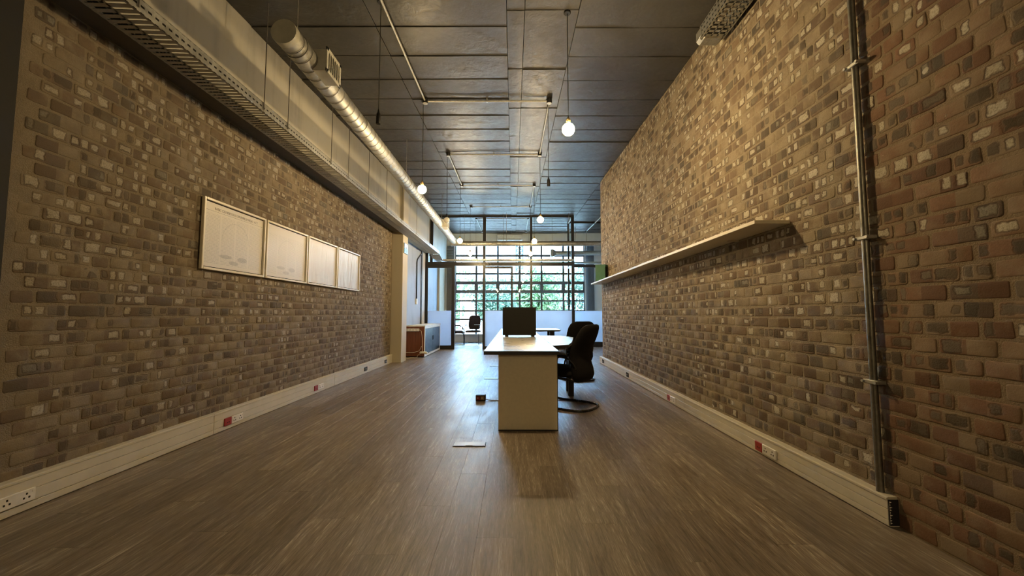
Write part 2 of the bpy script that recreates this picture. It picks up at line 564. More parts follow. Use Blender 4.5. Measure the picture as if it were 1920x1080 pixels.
M = {}
M['brick'] = brick_material('brick', True)
M['mortar'] = brick_material('mortar', False)
M['floor'] = floor_material()
M['ceiling'] = ceiling_material()
M['white_wall'] = plaster_material('off_white_plaster', (.52, .50, .44), .55)
M['far_white'] = plaster_material('pale_plaster', (.66, .67, .67), .15)
M['grey_wall'] = plaster_material('grey_blue_plaster', (.36, .41, .50), .45)
M['pillar'] = plaster_material('cream_paint', (.56, .51, .40), .12)
M['tan'] = plaster_material('tan_paint', (.50, .43, .32), .12)
M['black_wall'] = plaster_material('black_paint', (.022, .021, .020), .1)
M['shaded_soffit'] = plaster_material('shaded_plaster', (.10, .09, .075), .3)  # shade under the overhang, put into the plaster colour
M['galv'] = metal_material('galvanised_steel', (.48, .48, .45), .54)
M['galv_dull'] = metal_material('dull_galvanised_steel', (.42, .42, .39), .48)
M['pipe_dark'] = metal_material('weathered_zinc', (.26, .25, .22), .42)
M['tray_side'] = metal_material('perforated_steel', (.46, .46, .43), .46, True)
M['tray_dark'] = simple('dusty_steel', (.34, .33, .29), .55, .35)
M['dusty'] = simple('dusty_zinc', (.46, .45, .38), .65, .2)
M['seam'] = simple('dark_seam', (.10, .10, .10), .5, .6)
M['grille'] = simple('grille_enamel', (.55, .54, .48), .45)
M['trunk'] = simple('cream_trunking', (.60, .56, .46), .42, 0, .06, 6)
M['trunk_cut'] = simple('dark_cavity', (.012, .010, .014), .8)
M['sock_white'] = simple('white_socket', (.74, .72, .66), .35)
M['sock_red'] = simple('red_socket', (.30, .022, .014), .4)
M['hole'] = simple('black_slot', (.01, .01, .01), .7)
M['black_steel'] = simple('black_steel', (.012, .012, .013), .38, 0, .2)
M['glass'] = glass_material('clear_glass')
M['frost'] = frosted_material()
M['win_steel'] = simple('slate_painted_steel', (.075, .095, .12), .5, 0, .15)
M['desk_white'] = simple('white_laminate', (.58, .57, .53), .30, 0, .03, 4)
M['desk_edge'] = simple('black_edging', (.015, .014, .014), .4)
M['desk_panel'] = simple('cream_chipboard', (.82, .76, .60), .5, 0, .04, 30, .15, 260)
M['fabric'] = simple('black_fabric', (.010, .009, .010), .9, 0, .3, 60, .5, 700, .2)
M['fabric_brown'] = simple('dark_brown_fabric', (.026, .018, .018), .9, 0, .3, 60, .4, 500, .2)
M['black_tube'] = simple('black_tube', (.012, .012, .012), .25)
M['black_plastic'] = simple('black_plastic', (.008, .008, .008), .5, 0, .2, 5, spec=.3)
M['cab_wood'] = wood_material('cherry_veneer', (.115, .032, .012), (.21, .066, .024), .35)
M['cab_glass'] = simple('smoked_panel', (.014, .018, .026), .35, spec=.25)
M['shelf'] = simple('cream_board', (.66, .60, .46), .4, 0, .05)
M['green'] = simple('green_card', (.050, .190, .125), .5, 0, .06)
M['green_shaded'] = simple('shaded_green_card', (.012, .030, .022), .5, 0, .06)  # same green card, darkened in colour for the box's shaded side
M['frame_white'] = simple('white_moulding', (.74, .69, .57), .35, 0, .04)
M['frame_shadow_gap'] = simple('shadowed_rebate', (.03, .026, .022), .6)  # shadow between frame and chart, painted as a dark backing
M['ink'] = simple('printing_ink', (.17, .16, .16), .6)
M['sign_blue'] = simple('sign_blue', (.02, .30, .42), .4)
M['sign_dark'] = simple('sign_casing', (.03, .06, .05), .5)
M['blind'] = simple('slate_blind', (.13, .17, .22), .7)
M['plate'] = simple('bronze_plate', (.30, .26, .21), .38, .2)
M['cord'] = simple('black_cord', (.02, .02, .02), .6)
M['cable'] = simple('cream_cable', (.62, .55, .44), .5)
M['wire'] = simple('grey_wire', (.20, .19, .17), .5, .6)
M['bulb'] = emit_material('lit_bulb', (1.0, .715, .35), BULB)
M['bulb_big'] = emit_material('bright_lit_bulb', (1.0, .715, .35), BULB * 2.0)
M['bulb_off'] = simple('opal_glass', (.92, .92, .90), .15)
M['brass'] = simple('aged_brass', (.30, .22, .10), .35, .8)
M['leaf'] = simple('leaf_green', (.095, .150, .055), .6, 0, .45, 2.0)
M['leaf2'] = simple('leaf_blue_green', (.080, .130, .075), .6, 0, .4, 2.0)
M['bark'] = simple('bark', (.16, .11, .07), .9, 0, .3, 20)
M['paving'] = plaster_material('pale_paving', (.62, .60, .55), .2)
M['mast'] = simple('blue_steel', (.006, .018, .032), .5)
M['ac'] = simple('white_enamel', (.72, .72, .70), .35)
M['poster1'] = poster_material('printed_chart', .75)
M['poster2'] = poster_material('printed_chart_pale', .50)
M['poster3'] = poster_material('blank_chart', .12, 46, .10)
M['poster4'] = poster_material('creased_chart', .05, 46, .32)

# ------------------------------------------------------------------ the room
XL, XR = -2.77, 1.99          # brick faces
Y_END = 8.72                  # far end of the right brick wall
Y_BACK = -7.0
X_FAR = 3.7
Y_WIN = 15.25
def ceil_z(y): return 3.86 + .028 * y


# floor: a slab and its planks
floor = MB().box(XL - .3, X_FAR + .2, Y_BACK - .2, Y_WIN + .3, -.2, -.004).build('floor', M['mortar'], kind='structure',
        label='brown wood-grain vinyl plank floor running the length of the room')
floor.data.materials[0] = simple('underlay', (.03, .025, .02), .9)
PW, PL = .18, 1.22
planks = []
for c_ in range(math.floor(XL / PW), math.ceil(X_FAR / PW)):
    off = ((c_ * .37) % 1.0) * PL
    for r_ in range(math.floor((Y_BACK - off) / PL), math.ceil((Y_WIN - off) / PL)):
        x0, x1 = max(c_ * PW, XL), min((c_ + 1) * PW, X_FAR)
        y0, y1 = max(r_ * PL + off, Y_BACK), min((r_ + 1) * PL + off, Y_WIN)
        if x1 - x0 < .01 or y1 - y0 < .01: continue
        q = px((x0 + x1) / 2, (y0 + y1) / 2, 0)
        a = 0
        if q and -150 < q[0] < 2070 and q[1] < 1230 and y1 > 1.3: a = (x1 - x0) * (y1 - y0) / max(q[2], .6) ** 3
        planks.append((a, x0, x1, y0, y1))
planks.sort(reverse=True)
full_plank = None
rest = MB()
gp = .0003
for i, (a, x0, x1, y0, y1) in enumerate(planks):
    if i < 300 and a > 0:
        full = abs(x1 - x0 - PW) < 1e-6 and abs(y1 - y0 - PL) < 1e-6
        if full and full_plank is not None: me = full_plank
        else:
            me = MB().box(-(x1 - x0) / 2 + gp, (x1 - x0) / 2 - gp, -(y1 - y0) / 2 + gp, (y1 - y0) / 2 - gp, -.004, 0, .0004).mesh('plank')
            me.materials.append(M['floor'])
            if full: full_plank = me
        o = bpy.data.objects.new('plank', me); C.objects.link(o); o.parent = floor
        o.location = Vector(((x0 + x1) / 2, (y0 + y1) / 2, 0)) - wloc(floor)
    else:
        rest.box(x0 + gp, x1 - gp, y0 + gp, y1 - gp, -.004, 0, .0004)
rest.build('remaining_planks', M['floor'], floor, kind='stuff')

# ceiling: roof slab and overlapping insulation sheets
ceil = MB().add([(XL - .4, Y_BACK - .2, ceil_z(Y_BACK) + .06), (X_FAR + .3, Y_BACK - .2, ceil_z(Y_BACK) + .06), (X_FAR + .3, Y_WIN + .4, ceil_z(Y_WIN) + .06), (XL - .4, Y_WIN + .4, ceil_z(Y_WIN) + .06),
                 (XL - .4, Y_BACK - .2, ceil_z(Y_BACK) + .4), (X_FAR + .3, Y_BACK - .2, ceil_z(Y_BACK) + .4), (X_FAR + .3, Y_WIN + .4, ceil_z(Y_WIN) + .4), (XL - .4, Y_WIN + .4, ceil_z(Y_WIN) + .4)],
                [(0, 1, 2, 3), (4, 5, 6, 7), (0, 1, 5, 4), (1, 2, 6, 5), (2, 3, 7, 6), (3, 0, 4, 7)]).build('ceiling', M['ceiling'], kind='structure',
        label='dark grey painted ceiling of overlapping insulation sheets')
rs = random.Random(3)
cols = [(-2.6, -1.36, .46, 0), (-1.36, -.06, .46, .0), (-.06, .11, .92, .25), (.11, .62, .92, .25), (.62, XR, .46, .03), (XR, X_FAR, .46, .1)]
for (x0, x1, pitch, ph) in cols:
    y = -2.3 + ph
    while y < Y_WIN:
        y1 = min(y + pitch, Y_WIN)
        if x0 >= XR and y1 < Y_END:
            y += pitch; continue
        t = .012
        d0, d1 = rs.uniform(.004, .016), rs.uniform(0, .006)
        e = .003
        nx, ny = (5, 3)
        top = []; vs = []
        for j in range(ny):
            for i in range(nx):
                fx, fy = i / (nx - 1), j / (ny - 1)
                xx = x0 + e + (x1 - x0 - 2 * e) * fx; yy = y + e + (y1 - y - 2 * e + .012) * fy
                sag = rs.uniform(-.0025, .0025) - .006 * math.sin(PI * fx) * math.sin(PI * fy)
                vs.append((xx, yy, ceil_z(yy) - (d0 * (1 - fy) + d1 * fy) + sag - t))
        nb = len(vs)
        vs += [(a, b, ceil_z(b) + .05) for a, b, c in vs[:nb]]
        fs = []
        for j in range(ny - 1):
            for i in range(nx - 1):
                k = j * nx + i
                fs.append((k, k + 1, k + nx + 1, k + nx))
        per = [i for i in range(nx)] + [j * nx + nx - 1 for j in range(1, ny)] + [(ny - 1) * nx + i for i in range(nx - 2, -1, -1)] + [j * nx for j in range(ny - 2, 0, -1)]
        for i in range(len(per)):
            a, b = per[i], per[(i + 1) % len(per)]
            fs.append((a, b, nb + b, nb + a))
        MB().add(vs, fs).build('ceiling_panel', M['ceiling'], ceil, angle=40)
        y += pitch

# bricks -----------------------------------------------------------
def brick_mesh(length, seed):
    r = random.Random(seed)
    L, Hh = length - .012, COURSE - .013
    jt = lambda a: r.uniform(-a, a)
    def ring(ins, dep, cut):
        a, b = L / 2 - ins, Hh / 2 - ins
        pts = [(-a + cut, -b), (-a * .33, -b), (a * .33, -b), (a - cut, -b), (a, -b + cut), (a, b - cut), (a - cut, b), (a * .33, b), (-a * .33, b), (-a + cut, b), (-a, b - cut), (-a, -b + cut)]
        return pts
    j = [(jt(.0025), jt(.0022)) for _ in range(12)]
    def mk(ins, dep, cut):
        return [(dep + jt(.0006), p[0] + j[i][0], p[1] + j[i][1]) for i, p in enumerate(ring(ins, dep, cut))]
    r0 = mk(0, -.004, .006); r1 = mk(.0012, .0016, .007); r2 = mk(.0045, .0030, .009)
    m = MB(); m.rings([r0, r1, r2], cap=False)
    m.f.append(tuple(range(24, 36)))
    me = m.mesh('brick')
    for p in me.polygons: p.use_smooth = True
    me.materials.append(M['brick'])
    return me

STRETCH = [brick_mesh(UNIT * 4, 100 + i) for i in range(7)]
HEAD = [brick_mesh(UNIT * 2, 200 + i) for i in range(5)]


def brick_wall(parent, X, nsign, y0, y1, z0, z1, seed):
    r = random.Random(seed)
    items = []
    for k in range(int(z0 / COURSE), int(z1 / COURSE)):
        u = math.ceil(y0 / UNIT) + (k % 2)
        end = int(y1 / UNIT)
        while u < end:
            n = 4 if r.random() < .72 else 2
            if u + n > end:
                n = 2
                if u + n > end: break
            yc, zc = (u + n / 2) * UNIT, (k + .5) * COURSE
            items.append((n, yc + r.uniform(-.002, .002), zc + r.uniform(-.0025, .0025), r.uniform(-.0018, .0010), r.uniform(-.008, .008), r.randrange(35)))
            u += n
    def size(it):
        q = px(X, it[1], it[2])
        if not q or not (-40 < q[0] < 1960 and -40 < q[1] < 1120): return 0
        return it[0] * 1.0 / q[2] ** 3
    items.sort(key=size, reverse=True)
    base = wloc(parent); rest = MB()
    rot = 0 if nsign > 0 else PI
    for i, (n, yc, zc, dx, tilt, var) in enumerate(items):
        me = (STRETCH if n == 4 else HEAD)[var % (7 if n == 4 else 5)]
        loc = Vector((X + nsign * dx, yc, zc))
        if i < 300:
            o = bpy.data.objects.new('brick', me); C.objects.link(o); o.parent = parent
            o.location = loc - base; o.rotation_euler = (tilt, 0, rot)
        else:
            mt = Matrix.Translation(loc) @ Matrix.Rotation(rot, 4, 'Z') @ Matrix.Rotation(tilt, 4, 'X')
            rest.add([mt @ v.co for v in me.vertices], [tuple(p.vertices) for p in me.polygons])
    rest.build('remaining_bricks', M['brick'], parent, kind='stuff', smooth=True)


wall_left = MB().box(XL - .25, XL, 2.082, 8.84, 0, 2.976).build('wall_left', M['mortar'], kind='structure', label='long exposed brick wall on the left with framed charts')
brick_wall(wall_left, XL, 1, 2.085, 8.80, 0, 2.976, 11)
wall_right = MB().box(XR, XR + .3, .2, Y_END, 0, ceil_z(8.7) + .05).build('wall_right', M['mortar'], kind='structure', label='long exposed brick wall on the right with a floating shelf')
brick_wall(wall_right, XR, -1, .25, Y_END, 0, 4.05, 12)
# black wall nearest on the left, wall behind the camera, closures
MB().box(XL - .25, XL + .012, Y_BACK, 2.08, 0, 4.0).build('wall_left_near', M['black_wall'], kind='structure', label='black painted wall at the near left edge')
MB().box(XL - .3, XR + .4, Y_BACK - .2, Y_BACK, 0, 4.1).build('wall_back', M['black_wall'], kind='structure')
MB().box(XR, XR + .3, Y_BACK, .2, 0, 4.1).build('wall_right_near', M['black_wall'], kind='structure')
MB().box(XR + .3, X_FAR + .2, Y_END - .25, Y_END - .01, 0, 4.2).build('wall_side_return', M['far_white'], kind='structure')
MB().box(X_FAR, X_FAR + .2, Y_END - .01, Y_WIN, 0, 4.4).build('wall_right_far', M['far_white'], kind='structure')
# upper white wall overhanging the brick on the left
MB().box(XL - .25, -2.60, 2.082, 12.05, 2.986, 4.25).build('wall_left_upper', M['white_wall'], kind='structure', label='stained off-white upper wall overhanging the left brickwork')
MB().box(-2.74, -2.60, 12.15, Y_WIN, 2.986, 4.35).build('wall_left_far_upper', M['white_wall'], kind='structure')
MB().box(XL - .25, -2.605, 2.082, 8.84, 2.976, 2.986).build('trim_1', M['shaded_soffit'], kind='structure')
MB().box(XL - .25, -2.74, 8.84, 12.05, 0, 2.986).build('wall_left_mid', M['grey_wall'], kind='structure', label='grey blue plastered wall behind the wooden cabinet')
MB().box(XL - .25, -2.74, 12.05, Y_WIN, 0, 4.35).build('wall_left_far', M['grey_wall'], kind='structure', label='pale grey wall of the glazed end room')
MB().box(-2.74, -2.66, 14.05, Y_WIN - .01, 0, 2.95).build('trim_2', M['tan'], kind='structure', label='tan pilaster in the left corner of the glazed room')
MB().box(-2.74, -2.725, 11.5, 11.62, 0, 2.95).build('trim_3', M['black_wall'], kind='structure')
MB().box(-2.74, -2.722, 11.64, 11.98, 0, 2.95).build('trim_4', M['far_white'], kind='structure')
pillar = MB().box(-2.77, -2.515, 8.82, 9.22, 0, 4.10, .006).build('pillar', M['pillar'], label='cream painted square pillar at the end of the left brick wall', cat='pillar')
# window wall
fw = MB()
fw.box(XL - .25, -2.29, Y_WIN, Y_WIN + .25, 0, 4.5)
fw.box(2.82, X_FAR + .2, Y_WIN, Y_WIN + .25, 0, 4.5)
fw.box(-2.29, 2.82, Y_WIN, Y_WIN + .25, 3.90, 4.5)
fw.box(-2.29, 2.82, Y_WIN, Y_WIN + .25, 0, .27)
fw.build('wall_far', M['far_white'], kind='structure', label='white end wall around the tall steel window')

# window: steel grid with one pane in each opening
wx = [-2.287, -1.451, -.600, .261, 1.122, 1.985, 2.82]
wz = [.27, .871, 1.204, 1.600, 1.956, 2.313, 2.671, 3.03, 3.39, 3.90]
win = MB()
for x in wx: win.box(x - .036, x + .036, Y_WIN + .06, Y_WIN + .13, .27, 3.9)
win = win.build('window_1', M['win_steel'], kind='structure', label='tall gridded steel window filling the far end wall')
for i, z in enumerate(wz):
    t = .11 if abs(z - 1.956) < .01 or abs(z - 2.313) < .01 else .066
    MB().box(wx[0], wx[-1], Y_WIN + .055, Y_WIN + .135, z - t / 2, z + t / 2).build('transom', M['win_steel'], win)
for i in range(len(wx) - 1):
    for j in range(len(wz) - 1):
        if j == 4:
            f = MB()
            a, b, c, d = wx[i] + .018, wx[i + 1] - .018, wz[j] + .037, wz[j + 1] - .037
            f.box(a, a + .05, Y_WIN + .05, Y_WIN + .12, c, d); f.box(b - .05, b, Y_WIN + .05, Y_WIN + .12, c, d)
            f.box(a, b, Y_WIN + .05, Y_WIN + .12, c, c + .03); f.box(a, b, Y_WIN + .05, Y_WIN + .12, d - .03, d)
            f.build('vent_frame', M['win_steel'], win)
        MB().box(wx[i], wx[i + 1], Y_WIN + .09, Y_WIN + .096, wz[j], wz[j + 1]).build('pane', M['glass'], win)
MB().box(-2.32, 2.85, Y_WIN - .09, Y_WIN + .05, .27, .30).build('window_sill', M['far_white'], win)

# skirting trunking with lids ----------------------------------------
def trunking(name, xw, s, y0, y1, h, label):
    # s = +1: front faces +x
    T = .055
    def X(d): return xw + s * d
    body = MB().prism([(X(0), .004), (X(T - .006), .004), (X(T - .006), h - .012), (X(T - .012), h - .003), (X(0), h)], 'y', y0, y1).build(name, M['trunk'], kind='structure', label=label)
    y = y0
    rr = random.Random(5)
    while y < y1 - .02:
        y2 = min(y + 2.4, y1)
        if y1 - y2 < .4: y2 = y1
        for (a, b) in ((.006, h * .24), (h * .25, h * .60), (h * .61, h - .014)):
            MB().box(X(T - .006), X(T), y + .002, y2 - .002, a + .001, b, .0015).build('trunking_lid', M['trunk'], body)
        MB().prism([(X(T - .008), h - .011), (X(T + .004), h - .012), (X(T + .004), h - .002), (X(T - .006), h + .003), (X(0), h + .004), (X(0), h)], 'y', y + .0015, y2 - .0015).build('top_bead', M['trunk'], body)
        y = y2
    return body
tl = trunking('baseboard_left', XL, 1, 1.2, 8.82, .185, 'cream plastic skirting trunking along the left brick wall')
tr = trunking('baseboard_right', XR, -1, 2.085, 8.80, .150, 'cream plastic skirting trunking along the right brick wall')
MB().box(XR - .052, XR - .004, 2.080, 2.086, .012, .140).build('open_end', M['trunk_cut'], tr, label='dark open end')
tb = MB(); rr = random.Random(9)
for k in range(9):
    z = .02 + k * .013
    tb.add([(XR - .052, 2.079, z), (XR - .052 + rr.uniform(.006, .016), 2.079, z + .005), (XR - .052, 2.079, z + .011)], [(0, 1, 2)])
tb.build('torn_tape', M['sock_white'], tr)


def socket(xf, s, y0, y1, zc, kind, label, hgt=.07):
    t = thing('power_socket', label, 'socket', (xf, (y0 + y1) / 2, zc - hgt / 2))
    d = .012
    near, far = y0, y1
    if kind == 'red+white':
        m = near + (far - near) * .36 if s > 0 else far - (far - near) * .36
        ra, rb = (near, m) if s > 0 else (m, far)
        wa, wb = (m, far) if s > 0 else (near, m)
        rp = MB().box(xf, xf + s * d, ra, rb - .001, zc - hgt / 2, zc + hgt / 2, .003).build('red_plate', M['sock_red'], t, label='red dedicated outlet')
        yc = (ra + rb) / 2
        for q in (-.011, .011): MB().box(xf + s * d, xf + s * (d + .0012), yc + q - .004, yc + q + .004, zc - .012, zc - .002).build('pin_hole', M['hole'], rp)
    elif kind == 'white':
        wa, wb = near, far
    elif kind == 'dark':
        dp = MB().box(xf, xf + s * d, near, far, zc - hgt / 2, zc + hgt / 2, .003).build('face_plate', M['hole'], t)
        MB().box(xf + s * d, xf + s * (d + .004), (near + far) / 2 - .01, (near + far) / 2 + .01, zc - .01, zc + .01, .002).build('rocker', M['sock_white'], dp)
        return t
    wp = MB().box(xf, xf + s * d, wa + .001, wb, zc - hgt / 2, zc + hgt / 2, .003).build('face_plate', M['sock_white'], t)
    n = max(1, round((wb - wa) / .075)); st = (wb - wa) / n
    for i in range(n):
        yc = wa + st * (i + .5)
        for (dy, dz) in ((0, .013), (-.012, -.008), (.012, -.008)):
            MB().box(xf + s * d, xf + s * (d + .0012), yc + dy - .004, yc + dy + .004, zc + dz - .005, zc + dz + .005).build('pin_hole', M['hole'], wp)
    sw = MB().box(xf + s * d, xf + s * (d + .003), wb - .02, wb - .008, zc + .014, zc + .026, .001).build('rocker', M['sock_white'], wp)
    return t
XF = XL + .055; XG = XR - .055
socket(XF, 1, 2.10, 2.27, .088, 'white', 'white double socket in the left skirting nearest the camera')
socket(XF, 1, 3.72, 3.97, .078, 'red+white', 'red and white sockets in the left skirting below the first framed chart')
socket(XF, 1, 5.38, 5.64, .078, 'red+white', 'red and white sockets in the left skirting below the third framed chart')
socket(XF, 1, 7.17, 7.30, .085, 'dark', 'small dark outlet in the left skirting beyond the framed charts')
socket(XF, 1, 8.30, 8.42, .085, 'dark', 'small dark outlet in the left skirting beside the cream pillar')
socket(XG, -1, 2.93, 3.18, .060, 'red+white', 'red and white sockets in the right skirting nearest the camera')
socket(XG, -1, 4.71, 4.95, .062, 'red+white', 'red and white sockets in the right skirting midway along the brick wall')
socket(XG, -1, 6.60, 6.72, .07, 'dark', 'small dark outlet in the right skirting behind the near chair')
socket(XG, -1, 8.38, 8.50, .08, 'dark', 'small dark outlet at the far end of the right skirting')

# ------------------------------------------------------------------ glazed partition
PY = 12.1
ZM = 2.665
ZT = ceil_z(PY) - .03
part = thing('glass_partition', 'black steel framed glass partition with frosted lower panels across the room', 'partition', (0, PY, 0))
def post(x, z0, z1, w=.07, y=PY): return MB().box(x - w / 2, x + w / 2, y - .03, y + .03, z0, z1, .003).build('post', M['black_steel'], part)
post(-2.70, 0, ZT, .10); post(-1.86, 0, ZM - .05, .10); post(-.90, 0, ZT, .09); post(.567, 0, ZT, .07); post(1.868, 0, ZT, .09)
post(-2.55, ZM, ZT, .09)
MB().box(-2.75, 1.91, PY - .032, PY + .032, ZT - .05, ZT + .05, .003).build('top_beam', M['black_steel'], part)
MB().box(-2.75, 1.91, PY - .034, PY + .034, ZM - .075, ZM + .045, .003).build('middle_beam', M['black_steel'], part)
MB().box(-2.65, -1.91, PY - .03, PY + .03, 0, .12, .003).build('bottom_rail', M['black_steel'], part)
MB().box(-.86, 1.83, PY - .03, PY + .03, 0, .12, .003).build('bottom_rail', M['black_steel'], part)
MB().box(-2.65, -1.91, PY - .026, PY + .026, ZM - .14, ZM - .05, .003).build('transom', M['black_steel'], part)
for (a, b) in ((-2.65, -1.91), (-.03, .535), (.60, 1.825)):
    MB().box(a, b, PY - .004, PY + .004, 1.19, ZM - .05).build('pane', M['glass'], part)
    MB().box(a, b, PY - .005, PY + .005, .11, 1.19).build('frosted_pane', M['frost'], part)
for (a, b) in ((-2.65, -.945), (-.855, .535), (.60, 1.825)):
    MB().box(a, b, PY - .004, PY + .004, ZM + .03, ZT - .04).build('pane', M['glass'], part)
door = thing('sliding_door', 'black framed glass sliding door pushed open beside the doorway', 'door', (-.45, PY - .07, 0))
def dbox(n, x0, x1, z0, z1, m, t=.02): return MB().box(x0, x1, PY - .075 - t, PY - .075 + t, z0, z1, .002).build(n, m, door)
dbox('stile', -.93, -.865, .015, 2.57, M['black_steel']); dbox('stile', -.065, -.005, .015, 2.57, M['black_steel'])
dbox('top_rail', -.865, -.065, 2.50, 2.57, M['black_steel']); dbox('bottom_rail', -.865, -.065, .015, .10, M['black_steel'])
dbox('pane', -.865, -.065, 1.19, 2.50, M['glass'], .003); dbox('frosted_pane', -.865, -.065, .10, 1.19, M['frost'], .0035)
# return and the set-back bay on the right
PY2 = 13.05
p2 = thing('glass_partition', 'set-back glass bay with white frosted base to the right of the partition', 'partition', (2.6, PY2, 0))
def pb(n, a, m): return MB().box(*a, .002).build(n, m, p2)
pb('post', (1.84, 1.90, PY2 - .03, PY2 + .03, 0, ceil_z(PY2) - .03), M['black_steel'])
pb('top_beam', (1.90, X_FAR, PY2 - .03, PY2 + .03, 4.15, 4.21), M['black_steel'])
pb('middle_beam', (1.90, X_FAR, PY2 - .03, PY2 + .03, 2.65, 2.73), M['black_steel'])
pb('bottom_rail', (1.90, X_FAR, PY2 - .03, PY2 + .03, 0, .16), M['black_steel'])
pb('pane', (1.90, X_FAR, PY2 - .004, PY2 + .004, 1.19, 2.66), M['glass'])
pb('pane', (1.90, X_FAR, PY2 - .004, PY2 + .004, 2.72, 4.16), M['glass'])
pb('frosted_pane', (1.90, X_FAR, PY2 - .005, PY2 + .005, .15, 1.19), M['frost'])
pb('side_beam', (1.85, 1.89, PY + .03, PY2 - .03, 4.14, 4.20), M['galv_dull'])
pb('side_beam', (1.85, 1.89, PY + .03, PY2 - .03, 2.60, 2.67), M['galv_dull'])
pb('pane', (1.866, 1.874, PY + .03, PY2 - .03, 1.19, 2.61), M['glass'])
pb('frosted_pane', (1.865, 1.875, PY + .03, PY2 - .03, .01, 1.19), M['frost'])

# ------------------------------------------------------------------ cable tray on the left
tray = thing('cable_tray', 'long slotted steel cable tray hung along the left upper wall', 'cable tray', (-2.44, 6.5, 2.92))
TX0, TX1, TZ = -2.508, -2.24, 2.905
y = 1.0
m = MB(); m.box(TX0, TX0 + .016, .9, 11.75, TZ, TZ + .003); m.box(TX1 - .016, TX1, .9, 11.75, TZ, TZ + .003)
m.box((TX0 + TX1) / 2 - .006, (TX0 + TX1) / 2 + .006, .9, 11.75, TZ, TZ + .003)
while y < 11.7:
    m.add([(TX0 + .014, y, TZ), (TX1 - .014, y + .012, TZ), (TX1 - .014, y + .040, TZ), (TX0 + .014, y + .028, TZ),
           (TX0 + .014, y, TZ + .003), (TX1 - .014, y + .012, TZ + .003), (TX1 - .014, y + .040, TZ + .003), (TX0 + .014, y + .028, TZ + .003)],
          [(0, 1, 2, 3), (4, 5, 6, 7), (0, 1, 5, 4), (1, 2, 6, 5), (2, 3, 7, 6), (3, 0, 4, 7)])
    y += .044
m.build('slotted_floor', M['tray_dark'], tray)
for yy in range(0, 4):
    a, b = .9 + yy * 2.715, .9 + (yy + 1) * 2.715 - .004
    sd = MB().box(TX1 - .002, TX1 + .001, a, b, TZ, TZ + .085).build('side_rail', M['tray_side'], tray)
    MB().box(TX1 - .014, TX1 + .002, a, b, TZ + .083, TZ + .087).build('flange', M['galv_dull'], sd)
    sd = MB().box(TX0 - .001, TX0 + .002, a, b, TZ, TZ + .085).build('side_rail', M['tray_side'], tray)
    MB().box(TX0 - .002, TX0 + .014, a, b, TZ + .083, TZ + .087).build('flange', M['galv_dull'], sd)
for y in (1.6, 2.2, 3.37, 3.74, 4.66, 5.16, 5.90, 6.75, 7.7, 8.9, 10.3):
    MB().tube([(TX1 + .008, y, TZ + .02), (TX1 + .008, y, ceil_z(y) - .012)], .0045, 6).build('hanger_rod', M['wire'], tray)
# bundle of cables in the tray
for k in range(4):
    pts = [(TX0 + .03 + k * .024 + random.uniform(-.006, .006), .95 + j * .6, TZ + .012 + random.uniform(0, .004)) for j in range(19)]
    MB().tube(smooth_path(pts, 3), .006, 6).build('cable', M['cord'], tray, smooth=True)
# tray turning across the partition
tray2 = thing('cable_tray', 'thin steel cable tray running across the top of the doorway', 'cable tray', (-.2, 11.88, 2.70))
MB().add([(-2.508, 11.765, 2.905), (-2.24, 11.765, 2.905), (-2.15, 11.82, 2.72), (-2.15, 11.97, 2.72), (-2.508, 11.97, 2.80)], [(0, 1, 2, 3, 4)]).build('bend', M['galv'], tray2)
MB().box(-2.15, 1.86, 11.83, 12.0, 2.715, 2.722).build('tray_floor', M['galv'], tray2)
MB().box(-2.15, 1.86, 11.828, 11.832, 2.715, 2.765).build('side_rail', M['galv'], tray2)
MB().box(-2.15, 1.86, 11.998, 12.002, 2.715, 2.765).build('side_rail', M['galv'], tray2)
for x in (-1.5, -.3, 1.2): MB().tube([(x, 11.84, 2.74), (x, 11.84, ceil_z(11.84) - .012)], .004, 6).build('hanger_rod', M['wire'], tray2)

# short tray on the right wall under the ceiling
tr3 = thing('cable_tray', 'dark slotted cable tray with a solid end cap high on the right wall', 'cable tray', (1.86, 2.2, 3.60))
a0, a1, tz = 1.72, 1.925, 3.61
m = MB()
y = -1.5
while y < 3.40:
    m.box(a0 + .01, a1 - .01, y, y + .026, tz, tz + .004); y += .05
m.box(a0, a0 + .022, -1.5, 3.42, tz, tz + .004); m.box(a1 - .022, a1, -1.5, 3.42, tz, tz + .004)
m.box(a0 + .07, a0 + .08, -1.5, 3.42, tz, tz + .004); m.box(a1 - .08, a1 - .07, -1.5, 3.42, tz, tz + .004)
m.build('slotted_floor', M['galv_dull'], tr3)
MB().box(a0 - .003, a0, -1.5, 3.42, tz, tz + .12).build('side_rail', M['tray_side'], tr3)
MB().box(a1, a1 + .003, -1.5, 3.42, tz, tz + .12).build('side_rail', M['tray_side'], tr3)
MB().box(a0 - .006, a1 + .006, 3.36, 3.52, tz - .008, tz + .13, .03).build('end_cap', M['galv_dull'], tr3, label='solid grey end cap')
for y in (.4, 1.9, 3.1): MB().box(a0, XR, y, y + .04, tz + .12, tz + .135).build('wall_bracket', M['galv_dull'], tr3)
# galvanised conduit down the right wall
cd = thing('conduit_pipe', 'vertical galvanised conduit clipped to the right brick wall', 'pipe', (XR - .028, 2.15, .15))
MB().tube([(XR - .030, 2.15, .154), (XR - .030, 2.15, 3.98)], .0175, 14).build('pipe', M['pipe_dark'], cd, smooth=False, angle=50)
for z in (.73, 1.52, 2.52, 3.3):
    k = MB().box(XR - .052, XR, 2.105, 2.195, z - .011, z + .011, .004).build('saddle_clip', M['galv'], cd)
    for yy in (2.112, 2.188): MB().tube([(XR - .050, yy, z), (XR - .062, yy, z)], .008, 8).build('screw', M['galv'], k)

